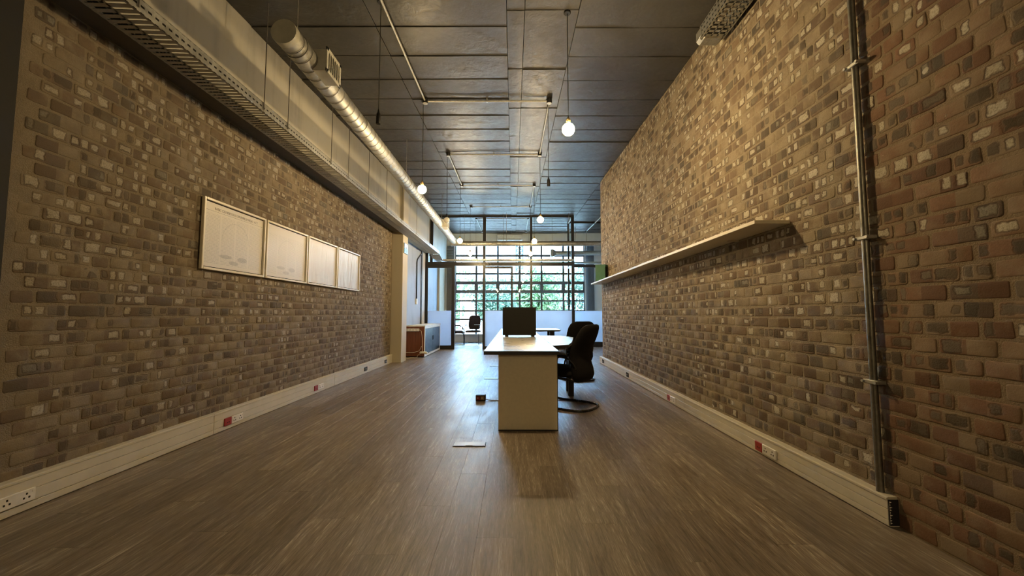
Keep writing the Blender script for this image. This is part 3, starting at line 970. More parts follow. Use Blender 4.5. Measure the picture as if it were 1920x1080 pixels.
# ------------------------------------------------------------------ spiral duct
def duct(name, label, a, b, r, pitch, loc):
    t = thing(name, label, 'duct', loc)
    a, b = Vector(a), Vector(b); L = (b - a).length; d = (b - a) / L
    pts, rad = [], []
    n = int(L / pitch)
    for i in range(n):
        s0 = i * pitch
        for (ds, dr) in ((0, .0), (pitch * .86, .0), (pitch * .88, .0025), (pitch * .915, .0025), (pitch * .925, -.007), (pitch * .965, -.007), (pitch * .975, .0025), (pitch * .995, .0025)):
            pts.append(a + d * (s0 + ds)); rad.append(r + dr)
    pts.append(b); rad.append(r)
    body = MB().tube(pts, r, 28, radii=rad).build('spiral_tube', M['galv'], t, angle=25)
    return t, body
DX, DZ, DY0 = -1.78, 3.285, 2.88
dt, db = duct('ventilation_duct', 'long galvanised spiral duct hung beside the left wall', (DX, DY0, DZ), (DX, 11.6, DZ), .097, .125, (DX, 7.2, DZ - .1))
MB().tube([(DX, DY0 - .004, DZ), (DX, DY0 + .05, DZ)], .1, 28).build('end_cap', M['dusty'], dt, angle=40)
for y in (4.35, 7.1, 9.6):
    MB().tube([(DX, y, DZ), (DX, y + .09, DZ)], .102, 28).build('coupling', M['galv'], dt, angle=40)
for y in (3.06, 6.35, 9.6):
    MB().tube([(DX, y, DZ + .09), (DX, y, ceil_z(y) - .012)], .005, 6).build('hanger_rod', M['galv'], dt)
    MB().tube([(DX, y - .012, DZ), (DX, y + .012, DZ)], .1035, 28).build('hanger_band', M['galv_dull'], dt, angle=40)
def grille_box(y0, y1):
    b = MB().box(DX + .05, -1.612, y0, y1, DZ - .09, DZ + .10, .004).build('grille_box', M['grille'], dt)
    fr = MB(); z0, z1 = DZ - .105, DZ + .115; a, c = y0 - .015, y1 + .015
    for q in ((a, a + .03, z0, z1), (c - .03, c, z0, z1), (a, c, z0, z0 + .03), (a, c, z1 - .03, z1)): fr.box(-1.612, -1.598, q[0], q[1], q[2], q[3], .002)
    fr.box(-1.611, -1.608, a + .03, c - .03, z0 + .03, z1 - .03)
    fr.build('grille_frame', M['grille'], b)
    MB().box(-1.608, -1.607, a + .035, c - .035, z0 + .035, z1 - .035).build('grille_opening', M['hole'], b)
    n = 5
    for i in range(n):
        yy = a + .04 + (c - a - .08) * (i + .5) / n
        MB().box(-1.607, -1.600, yy - .006, yy + .006, z0 + .03, z1 - .03).build('vane', M['grille'], b)
    return b
grille_box(3.22, 3.46); grille_box(9.30, 9.62)
GALV = M['galv']; M['galv'] = M['galv_dull']
ct, cb = duct('ventilation_duct', 'galvanised cross duct spanning the room in front of the partition', (DX - .1, 11.68, 3.215), (X_FAR, 11.68, 3.215), .075, .14, (1.0, 11.68, 3.14))
M['galv'] = GALV
for x in (-.2, 1.7, 3.1): MB().tube([(x, 11.68, 3.285), (x, 11.68, ceil_z(11.68) - .012)], .005, 6).build('hanger_rod', M['galv'], ct)
# trays and duct in the end room, upper right
d3, _ = duct('ventilation_duct', 'blue grey duct with a flared square mouth in the glazed room', (1.55, 14.0, 3.28), (X_FAR, 14.0, 3.30), .085, .2, (2.6, 14.0, 3.19))
m = MB(); m.rings([[(1.36, 14.0 + sy * .13, 3.28 + sz * .13) for sy, sz in ((-1, -1), (1, -1), (1, 1), (-1, 1))], [(1.45, 14.0 + sy * .12, 3.28 + sz * .12) for sy, sz in ((-1, -1), (1, -1), (1, 1), (-1, 1))],
                   [(1.57, 14.0 + sy * .07, 3.28 + sz * .07) for sy, sz in ((-1, -1), (1, -1), (1, 1), (-1, 1))]])
m.build('flared_mouth', M['galv_dull'], d3)
for x in (2.0, 3.2): MB().tube([(x, 14.0, 3.36), (x, 14.0, ceil_z(14.0) - .012)], .005, 6).build('hanger_rod', M['galv'], d3)
t4 = thing('cable_tray', 'steel cable tray crossing the glazed room below the duct', 'cable tray', (2.7, 13.5, 2.85))
MB().box(1.92, X_FAR, 13.42, 13.58, 2.84, 2.845).build('tray_floor', M['galv_dull'], t4)
for yy in (13.42, 13.58): MB().box(1.92, X_FAR, yy - .002, yy + .002, 2.84, 2.90).build('side_rail', M['galv_dull'], t4)
for x in (2.2, 3.3): MB().tube([(x, 13.5, 2.842), (x, 13.5, ceil_z(13.5) - .012)], .004, 6).build('hanger_rod', M['wire'], t4)

# ------------------------------------------------------------------ ceiling conduit and pendants
rows = [3.2, 5.05, 6.93, 8.80, 10.80, 12.35]
XA, XB = -1.18, .487
def cz(y): return ceil_z(y) - .055
cond = thing('ceiling_conduit', 'steel conduit snaking back and forth across the dark ceiling', 'conduit', (-.35, 7.5, 3.95))
def seg(x0, y0, x1, y1, t=cond, r=.0125):
    MB().tube([(x0, y0, cz(y0)), (x1, y1, cz(y1))], r, 10).build('pipe', M['galv'], t, angle=50)
def jbox(x, y, t=cond):
    z = cz(y)
    b = MB().lathe([(.034, -.03), (.036, -.026), (.036, .03), (.03, .034)], (x, y, z), 16).build('junction_box', M['black_steel'], t, angle=40)
    MB().lathe([(.026, -.036), (.034, -.034), (.034, -.03), (.026, -.03)], (x, y, z), 16).build('cover_ring', M['galv'], b)
seg(XA, 1.3, XA, 5.05); seg(XA, 5.05, XB, 5.05); seg(XB, 5.05, XB, 6.93); seg(XB, 6.93, XA, 6.93); seg(XA, 6.93, XA, 8.8); seg(XA, 8.8, XB, 8.8); seg(XB, 8.8, XB, 10.8); seg(XB, 10.8, XA, 10.8)
for y in rows[1:5]:
    for x in (XA, XB): jbox(x, y)
    MB().box(-.36, -.34, y - .018, y + .018, cz(y) - .016, ceil_z(y) - .01).build('saddle_clip', M['galv'], cond)
cond2 = thing('ceiling_conduit', 'short loop of conduit on the ceiling behind the glass partition', 'conduit', (-.35, 12.9, 4.1))
seg(XA, 12.35, XB, 12.35, cond2); seg(XA, 12.35, XA, 14.6, cond2); seg(XB, 12.35, XB, 14.6, cond2)
for x in (XA, XB): jbox(x, 12.35, cond2); jbox(x, 14.6, cond2)
cond3 = thing('ceiling_conduit', 'pale conduit running along the ceiling above the right glass bay', 'conduit', (2.78, 13.0, 4.1))
seg(2.78, 11.2, 2.78, 14.6, cond3, .02); jbox(2.78, 14.6, cond3)
MB().tube([(2.78, 14.6, cz(14.6)), (2.78, 14.62, 3.42)], .012, 8).build('drop_pipe', M['galv'], cond3)


def pendant(x, y, zb, state, label):
    top = ceil_z(y) - .012 if state != 'b' else cz(y) - .036
    t = thing('pendant_lamp', label, 'pendant lamp', (x, y, zb - .055))
    MB().lathe([(.030, -.022), (.034, -.018), (.030, 0), (.006, .002)], (x, y, top), 14).build('ceiling_cup', M['black_plastic'], t, angle=40)
    MB().tube([(x, y, zb + .115), (x, y, top)], .0035, 6).build('cord', M['cord'], t)
    if state == 'empty':
        MB().lathe([(.019, -.015), (.021, -.012), (.021, .05), (.018, .075), (.010, .09), (.006, .118)], (x, y, zb), 16).build('lamp_holder', M['black_plastic'], t, angle=40)
        return t
    MB().lathe([(.018, .052), (.020, .056), (.020, .09), (.012, .105), (.005, .118)], (x, y, zb), 16).build('lamp_holder', M['brass'] if state == 'lit' else M['black_plastic'], t, angle=40)
    Rr = .058 if state == 'lit' else .052
    prof = [(.003, -Rr)] + [(Rr * math.sin(a), -Rr * math.cos(a)) for a in [PI * k / 14 for k in range(1, 12)]] + [(.018, Rr * .93), (.016, Rr * 1.0)]
    MB().lathe(prof, (x, y, zb), 20).build('globe_bulb', (M['bulb_big'] if 3.4 < y < 3.6 else M['bulb']) if state == 'lit' else M['bulb_off'], t, smooth=True, label='glowing warm globe bulb' if state == 'lit' else 'unlit white globe bulb')
    return t
pendant(.512, 3.50, 2.80, 'lit', 'large glowing globe bulb hanging nearest the camera')
for px_, py_, lb in ((-1.18, -3.8, 'left'), (.49, -3.8, 'right'), (-1.18, -5.6, 'far left'), (.49, -5.6, 'far right')):
    pendant(px_, py_, 2.80, 'lit', 'glowing globe bulb hanging behind the camera on the ' + lb)
pendant(-1.20, 3.36, 2.80, 'empty', 'empty black lamp holder on a cord beside the spiral duct')
pendant(-1.215, 5.10, 2.755, 'lit', 'glowing globe bulb just right of the spiral duct')
pendant(.475, 5.10, 2.81, 'empty', 'empty black lamp holder hanging right of the ceiling conduit')
pendant(-1.20, 6.95, 2.79, 'off', 'unlit white globe bulb hanging beside the spiral duct')
pendant(.495, 6.95, 2.795, 'lit', 'glowing globe bulb hanging above the upper right of the doorway frame')
pendant(-1.22, 8.85, 2.765, 'lit', 'glowing globe bulb near the far end of the spiral duct')
pendant(.49, 8.85, 2.755, 'lit', 'glowing globe bulb hanging over the black panel on the desk')
pendant(-1.20, 10.80, 2.765, 'lit', 'small glowing bulb just in front of the partition above the doorway')
pendant(.49, 10.80, 2.765, 'lit', 'small glowing bulb just in front of the partition above the desk')
pendant(-1.20, 12.40, 2.80, 'lit', 'distant glowing bulb behind the glass above the doorway')
pendant(.50, 12.40, 2.80, 'lit', 'distant glowing bulb behind the glass above the desk')

# ------------------------------------------------------------------ framed charts
def framed(y0, y1, mat, label, title=None, col=1.0):
    z0, z1 = 1.495, 2.145
    t = thing('framed_chart', label, 'picture', (XL, (y0 + y1) / 2, z0))
    xb = XL + .012
    for nm, q in (('frame_side', (y0, y0 + .022, z0, z1)), ('frame_side', (y1 - .022, y1, z0, z1)), ('frame_rail', (y0 + .022, y1 - .022, z0, z0 + .022)), ('frame_rail', (y0 + .022, y1 - .022, z1 - .022, z1))):
        MB().box(xb, xb + .028, q[0], q[1], q[2], q[3], .003).build(nm, M['frame_white'], t)
    MB().box(xb, xb + .006, y0 + .02, y1 - .02, z0 + .02, z1 - .02).build('backing', M['frame_shadow_gap'], t)
    MB().box(xb + .006, xb + .009, y0 + .031, y1 - .031, z0 + .031, z1 - .031).build('chart', mat, t)
    if title:
        cu = bpy.data.curves.new('title', 'FONT'); cu.body = title; cu.size = .036; cu.align_x = 'CENTER'; cu.extrude = .0002
        tmp = bpy.data.objects.new('tmp', cu); C.objects.link(tmp)
        bpy.context.view_layer.update()
        me = bpy.data.meshes.new_from_object(tmp.evaluated_get(bpy.context.evaluated_depsgraph_get()))
        bpy.data.objects.remove(tmp)
        me.materials.clear(); me.materials.append(M['ink'])
        w = max(v.co.x for v in me.vertices) - min(v.co.x for v in me.vertices)
        sc = .60 / w
        o = bpy.data.objects.new('title', me); C.objects.link(o); o.parent = t
        o.location = Vector((xb + .0094, (y0 + y1) / 2 + .01, z1 - .090)) - wloc(t)
        o.rotation_euler = (PI / 2, 0, PI / 2); o.scale = (sc, sc * 1.1, 1)
        MB().box(xb + .009, xb + .0095, y0 + .04, y1 - .04, z1 - .106, z1 - .104).build('rule', M['ink'], t)
framed(3.385, 4.250, M['poster1'], 'white framed printed wall chart nearest the camera on the left brick wall', 'BASIC CONDITIONS OF EMPLOYMENT ACT')
framed(4.272, 5.135, M['poster2'], 'white framed faded wall chart, second from the camera on the brick wall')
framed(5.157, 6.020, M['poster3'], 'white framed pale blank chart, third from the camera on the brick wall')
framed(6.042, 6.905, M['poster4'], 'white framed creased blank sheet, farthest of the row on the brick wall')

# ------------------------------------------------------------------ shelf and its things
sh = thing('wall_shelf', 'long cream floating shelf on the right brick wall', 'shelf', (1.86, 5.7, 1.745))
MB().box(1.735, XR + .002, 2.765, 8.66, 1.745, 1.771, .0015).build('shelf_board', M['shelf'], sh)
for y in (3.4, 5.2, 7.0, 8.3):
    MB().box(1.90, XR, y, y + .025, 1.735, 1.745).build('bracket', M['shelf'], sh)
bx = thing('storage_box', 'green card box standing at the far end of the shelf', 'box', (1.868, 8.18, 1.771), R(-32))
MB().box(-.105, .105, -.078, .078, .0, .345, .003).build('carton', M['green'], bx, local=True)
MB().box(.1055, .107, -.076, .076, .003, .342).build('end_panel', M['green_shaded'], bx, local=True, label='green end with shade in its colour')
MB().box(-.109, .111, -.082, .082, .31, .352, .003).build('lid', M['green'], bx, local=True)
o = MB().box(1.752, 1.80, 4.85, 5.35, 1.771, 1.783, .003).build('wooden_batten', M['shelf'], label='thin pale batten lying on the shelf', cat='batten')

# ------------------------------------------------------------------ desks
DT = .755
def desk(name, label, poly, panels, extra=None):
    xs = [p[0] for p in poly]; ys = [p[1] for p in poly]
    t = thing(name, label, 'desk', ((min(xs) + max(xs)) / 2, (min(ys) + max(ys)) / 2, 0))
    MB().prism(poly, 'z', DT - .003, DT).build('worktop', M['desk_white'], t)
    MB().prism(poly, 'z', DT - .034, DT - .003).build('edge_band', M['desk_edge'], t, label='black desk edging')
    for nm, a, mt in panels:
        MB().box(*a, .002).build(nm, M[mt], t)
    return t
d1 = desk('desk', 'white topped office desk with a cream end panel facing the camera',
     [(-.270, 3.62), (.424, 3.62), (.424, 6.12), (-.270, 6.12)],
     [('end_panel', (-.135, .418, 3.735, 3.765, .012, DT - .034), 'desk_panel'), ('panel_edging', (.418, .424, 3.733, 3.767, .005, DT - .034), 'desk_edge'),
      ('panel_edging', (-.139, -.135, 3.733, 3.767, .005, DT - .034), 'desk_panel'), ('foot_strip', (-.139, .424, 3.734, 3.766, 0, .012), 'desk_edge'),
      ('end_panel', (-.135, .418, 6.05, 6.08, 0, DT - .034), 'desk_panel'), ('modesty_panel', (.06, .08, 3.765, 6.05, .25, DT - .034), 'desk_panel')])
d2 = desk('desk', 'white angled desk return with black edging beside the near chair',
     [(.426, 4.23), (.62, 4.38), (.71, 4.75), (.80, 5.25), (.88, 5.72), (.75, 6.13), (.426, 6.22)],
     [('leg', (.74, .81, 5.26, 5.34, .0, DT - .034), 'black_steel'), ('leg', (.76, .83, 5.60, 5.68, .0, DT - .034), 'black_steel'), ('stretcher', (.765, .80, 5.34, 5.60, .60, .66), 'black_steel')])
d3_ = desk('desk', 'white topped desk continuing the row behind the black panel',
     [(-.270, 6.13), (.424, 6.13), (.424, 9.0), (-.270, 9.0)],
     [('end_panel', (-.135, .418, 6.17, 6.20, 0, DT - .034), 'desk_panel'), ('end_panel', (-.135, .418, 8.9, 8.93, 0, DT - .034), 'desk_panel'), ('modesty_panel', (.06, .08, 6.2, 8.9, .25, DT - .034), 'desk_panel')])
d4 = desk('desk', 'farthest white desk return with a stubby black leg near the glass',
     [(.426, 8.30), (.98, 8.30), (1.03, 8.5), (1.02, 9.4), (.426, 9.4)],
     [('leg', (.80, .90, 8.50, 8.60, 0, DT - .034), 'black_steel'), ('leg', (.80, .90, 9.1, 9.2, 0, DT - .034), 'black_steel'), ('stretcher', (.83, .87, 8.6, 9.1, .6, .66), 'black_steel')])
# black panel on the desk
mo = thing('flat_screen', 'square black panel standing on stubby feet on the white desk', 'screen', (.09, 5.88, DT))
MB().box(-.157, .343, 5.855, 5.90, DT + .022, 1.195, .008).build('back_cover', M['black_plastic'], mo)
MB().box(-.150, .336, 5.90, 5.935, DT + .035, 1.185, .006).build('bezel', M['black_plastic'], mo)
for x in (-.12, .27): MB().box(x, x + .05, 5.84, 5.95, DT, DT + .024, .004).build('foot', M['black_plastic'], mo)
MB().box(.0, .18, 5.852, 5.856, .90, 1.05, .001).build('mount_plate', M['black_plastic'], mo)

# ------------------------------------------------------------------ chairs
def superring(cx, hw, ht, n=20, e=3.0):
    out = []
    for k in range(n):
        a = 2 * PI * k / n; c, s = math.cos(a), math.sin(a)
        out.append((cx + hw * math.copysign(abs(c) ** (2 / e), c), ht * math.copysign(abs(s) ** (2 / e), s)))
    return out


def office_chair(name, label):
    t = thing(name, label, 'chair', (0, 0, 0))
    # backrest: rings up the height, hollowed across, waisted in profile
    prof = [(.325, -.235, .150, .030), (.345, -.245, .195, .052), (.40, -.255, .212, .062), (.47, -.245, .215, .060), (.56, -.225, .214, .052), (.62, -.212, .216, .050), (.70, -.238, .220, .052),
            (.80, -.288, .222, .052), (.88, -.322, .214, .050), (.94, -.342, .190, .046), (.972, -.351, .152, .038), (.985, -.355, .100, .022)]
    rings = []
    for z, y, hw, ht in prof:
        rings.append([(x, y + q + .9 * x * x, z - .012) for x, q in superring(0, hw * 1.07, ht * 1.1, 24, 2.7)])
    MB().rings(rings).build('backrest', M['fabric'], t, local=True, smooth=True)
    prof = [(-.235, .425, .19, .03), (-.215, .425, .215, .055), (-.12, .415, .235, .062), (.05, .418, .242, .062), (.17, .424, .238, .058), (.235, .415, .222, .046), (.262, .402, .19, .022)]
    rings = []
    for y, z, hw, ht in prof:
        rings.append([(x, y, z + q - .25 * abs(x) ** 2) for x, q in superring(0, hw, ht, 24, 2.8)])
    MB().rings(rings).build('seat', M['fabric'], t, local=True, smooth=True)
    # one bent tube: floor loop behind, uprights in front, rails under the seat
    half = [(.20, -.20, .345), (.205, .15, .345), (.225, .27, .30), (.240, .29, .06), (.240, .22, .016), (.255, -.05, .014), (.235, -.25, .014), (.12, -.345, .014)]
    pts = half + [(-x, y, z) for x, y, z in half[::-1]]
    MB().tube(smooth_path(pts, 5), .0135, 10).build('cantilever_frame', M['black_tube'], t, local=True, smooth=True)
    for s in (-1, 1):
        a = MB().box(s * .245 - .022, s * .245 + .022, -.14, .12, .600, .625, .009).build('armrest', M['black_plastic'], t, local=True)
        MB().tube(smooth_path([(s * .235, .16, .40), (s * .255, .14, .52), (s * .248, .06, .602), (s * .248, -.10, .602), (s * .24, -.19, .55), (s * .215, -.23, .47)], 5), .010, 8).build('arm_support', M['black_tube'], a, local=True, smooth=True)
    return t
ch1 = office_chair('office_chair', 'near black high-backed chair turned to the angled desk return')
ch1.location = (.645, 4.76, 0); ch1.rotation_euler.z = R(55)
ch2 = copy_tree(ch1); ch2.location = (1.06, 6.72, 0); ch2.rotation_euler.z = R(14)
ch2['label'] = 'black office chair behind the nearer chair, only its backrest showing'
for c_ in (ch1, ch2): c_['group'] = 'black chairs at the desks'


def arm_chair(name, label):
    t = thing(name, label, 'chair', (0, 0, 0))
    rings = []
    for z, y, hw, ht in [(.52, -.215, .17, .02), (.535, -.22, .20, .032), (.62, -.225, .225, .036), (.80, -.25, .225, .036), (.93, -.275, .215, .034), (1.0, -.288, .185, .028), (1.03, -.293, .13, .014)]:
        rings.append([(x, y + q + .5 * x * x, z) for x, q in superring(0, hw, ht, 20, 3.2)])
    MB().rings(rings).build('backrest', M['fabric_brown'], t, local=True, smooth=True)
    rings = []
    for y, z, hw, ht in [(-.24, .45, .21, .02), (-.22, .45, .235, .038), (0, .455, .245, .040), (.19, .455, .24, .038), (.24, .445, .21, .018)]:
        rings.append([(x, y, z + q) for x, q in superring(0, hw, ht, 20, 3.2)])
    MB().rings(rings).build('seat', M['fabric_brown'], t, local=True, smooth=True)
    for s in (-1, 1):
        x = s * .27
        MB().tube(smooth_path([(x * .75, -.20, .42), (x, -.05, .42), (x, .22, .40), (x, .27, .30), (x, .27, .05), (x, .22, .014), (x, -.26, .014), (x * .8, -.30, .014), (0, -.30, .014)], 4), .012, 8).build('cantilever_leg', M['black_tube'], t, local=True, smooth=True)
        MB().tube(smooth_path([(x, .245, .36), (x, .22, .60), (x, .10, .665), (x, -.10, .66), (x * .9, -.22, .60)], 5), .011, 8).build('arm_support', M['black_tube'], t, local=True, smooth=True)
        MB().box(x - .022, x + .022, -.10, .14, .668, .69, .008).build('armrest', M['black_plastic'], t, local=True)
    MB().tube([(-.10, -.24, .44), (-.10, -.24, .56)], .014, 8).build('back_bracket', M['black_tube'], t, local=True)
    MB().tube([(.10, -.24, .44), (.10, -.24, .56)], .014, 8).build('back_bracket', M['black_tube'], t, local=True)
    return t
fa = arm_chair('visitor_chair', 'dark visitor chair facing out through the open doorway')
fa.location = (-1.46, 14.30, 0); fa.rotation_euler.z = R(172)
fb = copy_tree(fa); fb.location = (-2.02, 13.95, 0); fb.rotation_euler.z = R(-80)
fb['label'] = 'dark visitor chair in profile, partly hidden by the doorway post'
for c_ in (fa, fb): c_['group'] = 'visitor chairs in the glazed room'
MB().box(-1.40, -1.14, 13.98, 14.16, .694, .706, .002).build('paper_pad', M['sock_white'], label='white pad resting on the arm of the visitor chair', cat='pad')

# ------------------------------------------------------------------ cabinet
cx0, cx1, cy0, cy1, ch = -2.715, -2.225, 9.86, 11.94, .80
cab = thing('cabinet', 'low cherry wood cabinet with dark front beside the cream pillar', 'cabinet', ((cx0 + cx1) / 2, (cy0 + cy1) / 2, 0))
MB().box(cx0, cx1 - .012, cy0, cy1, .03, ch - .03, .002).build('carcass', M['cab_wood'], cab)
MB().box(cx0, cx1 - .03, cy0 + .02, cy1 - .02, 0, .03).build('plinth', M['black_plastic'], cab)
MB().box(cx0 - .0, cx1 + .012, cy0 - .004, cy1 + .004, ch - .03, ch, .003).build('top', M['sock_white'], cab, label='white top')
m = MB()
for q in ((cy0, cy0 + .06, .02, ch - .03), (cy1 - .06, cy1, .02, ch - .03), (cy0 + .06, cy1 - .06, .02, .07), (cy0 + .06, cy1 - .06, ch - .08, ch - .03)): m.box(cx1 - .012, cx1, q[0], q[1], q[2], q[3])
m.build('face_frame', M['sock_white'], cab)
for (a, b) in ((cy0 + .065, (cy0 + cy1) / 2 - .004), ((cy0 + cy1) / 2 + .004, cy1 - .065)):
    dr = MB().box(cx1 - .012, cx1 - .004, a, b, .075, ch - .085, .001).build('door', M['cab_glass'], cab)
    MB().box(cx1 - .004, cx1 + .006, b - .06 if a < 10.5 else a + .045, b - .045 if a < 10.5 else a + .06, .38, .50, .002).build('handle', M['black_plastic'], dr)
MB().box(cx0 + .0, cx0 + .33, cy0 - .003, cy0, ch - .10, ch - .03).build('end_trim', M['cab_wood'], cab)
# extension leads
ps = thing('power_strip', 'white multi-way power strip fixed to the cabinet end', 'power strip', (-2.58, cy0 - .03, .655))
MB().box(-2.71, -2.36, cy0 - .045, cy0 - .005, .655, .725, .006).build('strip_body', M['sock_white'], ps)
for i in range(4):
    x = -2.68 + i * .075
    MB().lathe([(.020, 0), (.022, .001)], (x + .02, 0, 0), 12)
    MB().tube([(x + .02, cy0 - .0445, .69), (x + .02, cy0 - .047, .69)], .022, 12).build('outlet', M['cable'], ps)
MB().tube(smooth_path([(-2.36, cy0 - .02, .69), (-2.31, cy0 - .03, .66), (-2.285, cy0 - .03, .5), (-2.28, cy0 - .035, .30), (-2.27, cy0 - .06, .16)], 6), .007, 8).build('lead', M['cable'], ps, smooth=True)
pl = thing('plug_adapter', 'white multi-plug adapter dangling low on the cabinet corner', 'adapter', (-2.26, cy0 - .07, .10))
MB().box(-2.33, -2.15, cy0 - .10, cy0 - .045, .105, .155, .012).build('adapter_body', M['sock_white'], pl)
MB().box(-2.20, -2.13, cy0 - .105, cy0 - .04, .098, .14, .01).build('plug', M['sock_white'], pl)
MB().tube(smooth_path([(-2.30, cy0 - .07, .11), (-2.38, cy0 - .06, .06), (-2.40, cy0 - .05, .012), (-2.5, cy0 - .12, .008), (-2.62, cy0 - .2, .008), (-2.70, cy0 - .25, .008)], 6), .006, 8).build('lead', M['cable'], pl, smooth=True)
MB().tube(smooth_path([(-2.70, cy0 - .012, .13), (-2.5, cy0 - .012, .13), (-2.36, cy0 - .014, .17), (-2.30, cy0 - .02, .28)], 6), .006, 8).build('lead', M['cable'], pl, smooth=True)

# exit sign on the pillar, switch drop on the grey wall
es = thing('exit_sign', 'small blue green exit pictogram sign on the side of the cream pillar', 'sign', (-2.515, 9.0, 2.49))
MB().box(-2.516, -2.498, 8.86, 9.16, 2.49, 2.73, .002).build('casing', M['sign_dark'], es)
MB().box(-2.498, -2.4965, 8.885, 9.15, 2.50, 2.61).build('lower_panel', M['sign_blue'], es)
MB().box(-2.498, -2.4965, 8.885, 9.15, 2.612, 2.72).build('upper_panel', M['ac'], es)
sp = MB(); sp.box(-2.4965, -2.495, 9.0, 9.03, 2.56, 2.67); sp.box(-2.4965, -2.495, 8.96, 9.07, 2.62, 2.64); sp.box(-2.4965, -2.495, 8.97, 9.0, 2.52, 2.57); sp.box(-2.4965, -2.495, 9.03, 9.06, 2.52, 2.57); sp.box(-2.4965, -2.495, 9.0, 9.03, 2.675, 2.70)
sp.build('pictogram', M['sign_dark'], es)
sd = thing('light_switch', 'white switch box at the foot of a dark conduit drop on the grey wall', 'switch', (-2.72, 10.95, 1.38))
MB().box(-2.741, -2.70, 10.90, 11.0, 1.36, 1.52, .004).build('switch_box', M['sock_white'], sd)
MB().box(-2.70, -2.696, 10.925, 10.975, 1.41, 1.47, .001).build('rocker', M['ac'], sd)
MB().tube(arc_path([(-2.72, 10.95, 1.515), (-2.72, 10.95, 2.62), (-2.72, 11.45, 2.86)], .12), .016, 8).build('conduit', M['black_steel'], sd, smooth=True)

# floor plates and floor outlet
def floor_plate(x0, x1, y0, y1, label):
    t = thing('floor_plate', label, 'floor plate', ((x0 + x1) / 2, (y0 + y1) / 2, 0))
    MB().box(x0, x1, y0, y1, .0, .004, .001).build('rim', M['desk_edge'], t)
    MB().box(x0 + .006, x1 - .006, y0 + .006, y1 - .006, .004, .0065, .001).build('cover', M['plate'], t)
    MB().box((x0 + x1) / 2 - .03, (x0 + x1) / 2 + .03, y0 + .012, y0 + .018, .0065, .0075).build('lift_slot', M['hole'], t)
floor_plate(-.503, -.229, 3.30, 3.41, 'flat metal access plate set in the floor nearest the camera')
floor_plate(-.49, -.25, 6.62, 6.74, 'flat metal access plate in the floor beside the middle of the desks')
floor_plate(-.49, -.30, 8.2, 8.34, 'flat metal access plate in the floor farthest along the desks')
fo = thing('floor_outlet', 'small black floor box with red and white sockets left of the desk', 'outlet', (-.41, 5.02, 0))
MB().box(-.472, -.348, 4.99, 5.06, 0, .072, .004).build('housing', M['black_plastic'], fo)
MB().box(-.462, -.415, 4.985, 4.992, .014, .060, .001).build('red_plate', M['sock_red'], fo)
MB().box(-.410, -.362, 4.985, 4.992, .014, .060, .001).build('face_plate', M['brass'], fo)
for x in (-.445, -.392): MB().box(x - .006, x + .006, 4.983, 4.986, .030, .046).build('pin_hole', M['sock_white'], fo)
MB().tube(smooth_path([(-.35, 5.02, .02), (-.28, 5.0, .006), (-.18, 5.0, .006), (-.10, 5.02, .02), (-.06, 5.05, .2)], 6), .005, 6).build('lead', M['cable'], fo, smooth=True)

# ------------------------------------------------------------------ end room fittings
ac = thing('air_conditioner', 'white wall mounted air conditioner above the tall window', 'air conditioner', (-.13, Y_WIN - .1, 3.98))
MB().box(-.64, .38, Y_WIN - .20, Y_WIN, 3.96, 4.21, .03).build('casing', M['ac'], ac)
MB().box(-.58, .32, Y_WIN - .203, Y_WIN - .198, 3.985, 4.02).build('louvre', M['galv_dull'], ac)
bl = thing('vertical_blind', 'slate grey vertical blind drawn to the right of the window', 'blind', (3.0, Y_WIN - .06, 1.2))
MB().box(2.84, 3.18, Y_WIN - .10, Y_WIN - .04, 3.86, 3.90).build('head_rail', M['ac'], bl)
for i in range(6):
    x = 2.865 + i * .052
    MB().add([(x, Y_WIN - .03, 1.22), (x + .045, Y_WIN - .075, 1.22), (x + .045, Y_WIN - .075, 3.86), (x, Y_WIN - .03, 3.86), (x + .002, Y_WIN - .028, 1.22), (x + .047, Y_WIN - .073, 1.22), (x + .047, Y_WIN - .073, 3.86), (x + .002, Y_WIN - .028, 3.86)],
             [(0, 1, 2, 3), (4, 5, 6, 7), (0, 1, 5, 4), (1, 2, 6, 5), (2, 3, 7, 6), (3, 0, 4, 7)]).build('slat', M['blind'], bl)
MB().box(2.70, 3.25, Y_WIN - .12, Y_WIN, 1.165, 1.195).build('trim_5', M['black_steel'], kind='structure')
MB().box(-2.60, -2.36, Y_WIN - .05, Y_WIN, 1.19, 2.95).build('trim_6', simple('dark_grey_panel', (.10, .09, .085), .6), kind='structure', label='dark grey panel left of the tall window')
lv = thing('wall_louvre', 'grey slatted louvre in the corner left of the tall window', 'louvre', (-2.5, Y_WIN - .03, 2.98))
MB().box(-2.66, -2.33, Y_WIN - .06, Y_WIN, 2.98, 3.76).build('frame', M['blind'], lv)
for i in range(7): MB().box(-2.64, -2.35, Y_WIN - .085, Y_WIN - .055, 3.03 + i * .105, 3.06 + i * .105).build('slat', M['win_steel'], lv)

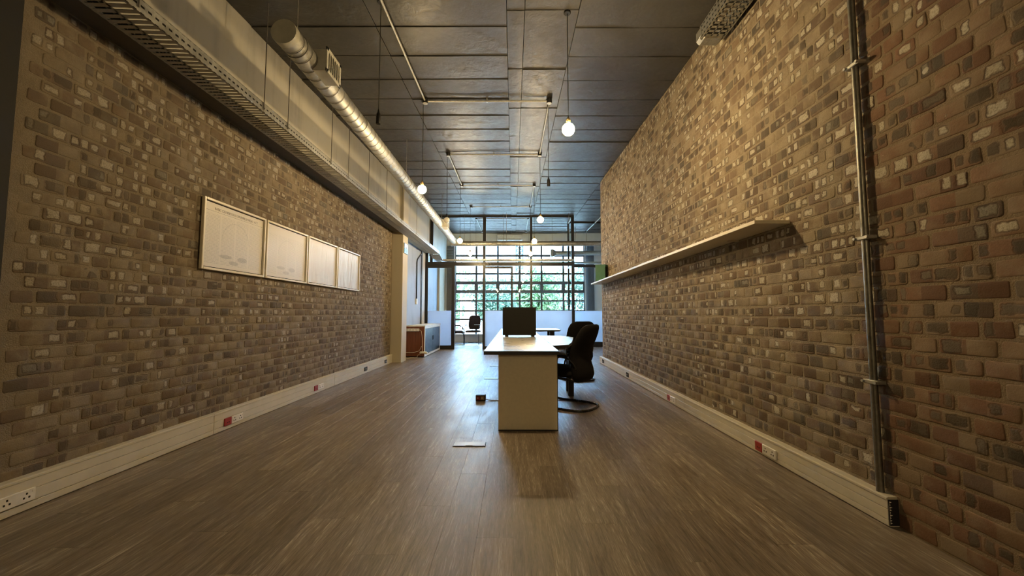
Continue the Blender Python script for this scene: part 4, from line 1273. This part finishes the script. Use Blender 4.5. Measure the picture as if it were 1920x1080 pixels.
# ------------------------------------------------------------------ outside
MB().box(-60, 60, Y_WIN + .3, 160, -.6, -.5).build('ground', M['paving'], kind='structure', label='pale paving outside the tall window')
rt = random.Random(21)
def tree(x, y, h, r, mat, label):
    t = thing('tree', label, 'tree', (x, y, -.5), 0, 'trees outside the tall window')
    MB().tube([(x, y, -.5), (x + .05, y, .6), (x - .04, y, 1.6), (x, y, h * .6)], .14, 8, radii=[.17, .13, .11, .06]).build('trunk', M['bark'], t, smooth=True)
    for k in range(4):
        a = rt.uniform(0, 2 * PI)
        MB().tube([(x, y, 1.0 + .3 * k), (x + math.cos(a) * r * .35, y + math.sin(a) * r * .35, 1.6 + .4 * k), (x + math.cos(a) * r * .7, y + math.sin(a) * r * .7, 2.1 + .4 * k)], .05, 6, radii=[.07, .05, .02]).build('branch', M['bark'], t, smooth=True)
    m = MB()
    blobs = [(x + rt.uniform(-r, r) * .7, y + rt.uniform(-r, r) * .7, rt.uniform(.7, h - r * .45), rt.uniform(.45, .8) * r * .75) for _ in range(16)]
    for i in range(5200):
        bx_, by_, bz_, br = rt.choice(blobs)
        v = Vector((rt.gauss(0, 1), rt.gauss(0, 1), rt.gauss(0, 1))).normalized() * br * rt.uniform(.75, 1.05)
        c = Vector((bx_, by_, bz_)) + v
        a = Vector((rt.gauss(0, 1), rt.gauss(0, 1), rt.gauss(0, 1))).normalized(); b = a.orthogonal().normalized()
        s = rt.uniform(.09, .19)
        m.add([c - a * s, c + b * s * .5, c + a * s, c - b * s * .5], [(0, 1, 2, 3)])
    m.build('foliage', mat, t, kind='stuff')
tree(-9.6, 29, 6.0, 2.3, M['leaf'], 'bushy tree outside at the far left of the window')
tree(-4.9, 26.5, 5.2, 2.2, M['leaf'], 'bright green tree outside behind the open doorway')
tree(-1.3, 31, 4.2, 2.1, M['leaf2'], 'lower blue green tree outside behind the sliding door')
tree(1.9, 25.5, 4.0, 1.7, M['leaf'], 'leafy tree outside above the black panel')
tree(5.9, 27.5, 4.7, 2.1, M['leaf2'], 'blue green tree outside right of the desk')
tree(11.2, 31, 5.0, 2.3, M['leaf2'], 'leafy tree outside at the far right of the window')
hm = thing('lattice_mast', 'blue lattice mast rising far outside the upper window panes', 'mast', (1.0, 60, -.5))
for sx in (-1, 1):
    for sy in (-1, 1):
        MB().tube([(1.0 + sx * .55, 60 + sy * .55, -.5), (1.0 + sx * .5, 60 + sy * .5, 16)], .09, 6).build('leg', M['mast'], hm)
for k in range(22):
    z = -.3 + k * .74
    for s in (-1, 1):
        MB().tube([(1 - .52 * s, 59.48, z), (1 + .52 * s, 59.48, z + .74)], .09, 5).build('brace', M['mast'], hm)
lp = thing('lamp_post', 'white lamp post standing outside left of the doorway view', 'lamp post', (-2.93, 22.0, -.5))
MB().tube([(-2.93, 22.0, -.5), (-2.93, 22.0, 4.3)], .06, 10, radii=[.08, .05]).build('post', M['ac'], lp)
MB().box(-3.0, -2.5, 21.94, 22.06, 4.28, 4.36, .02).build('lamp_head', M['ac'], lp)
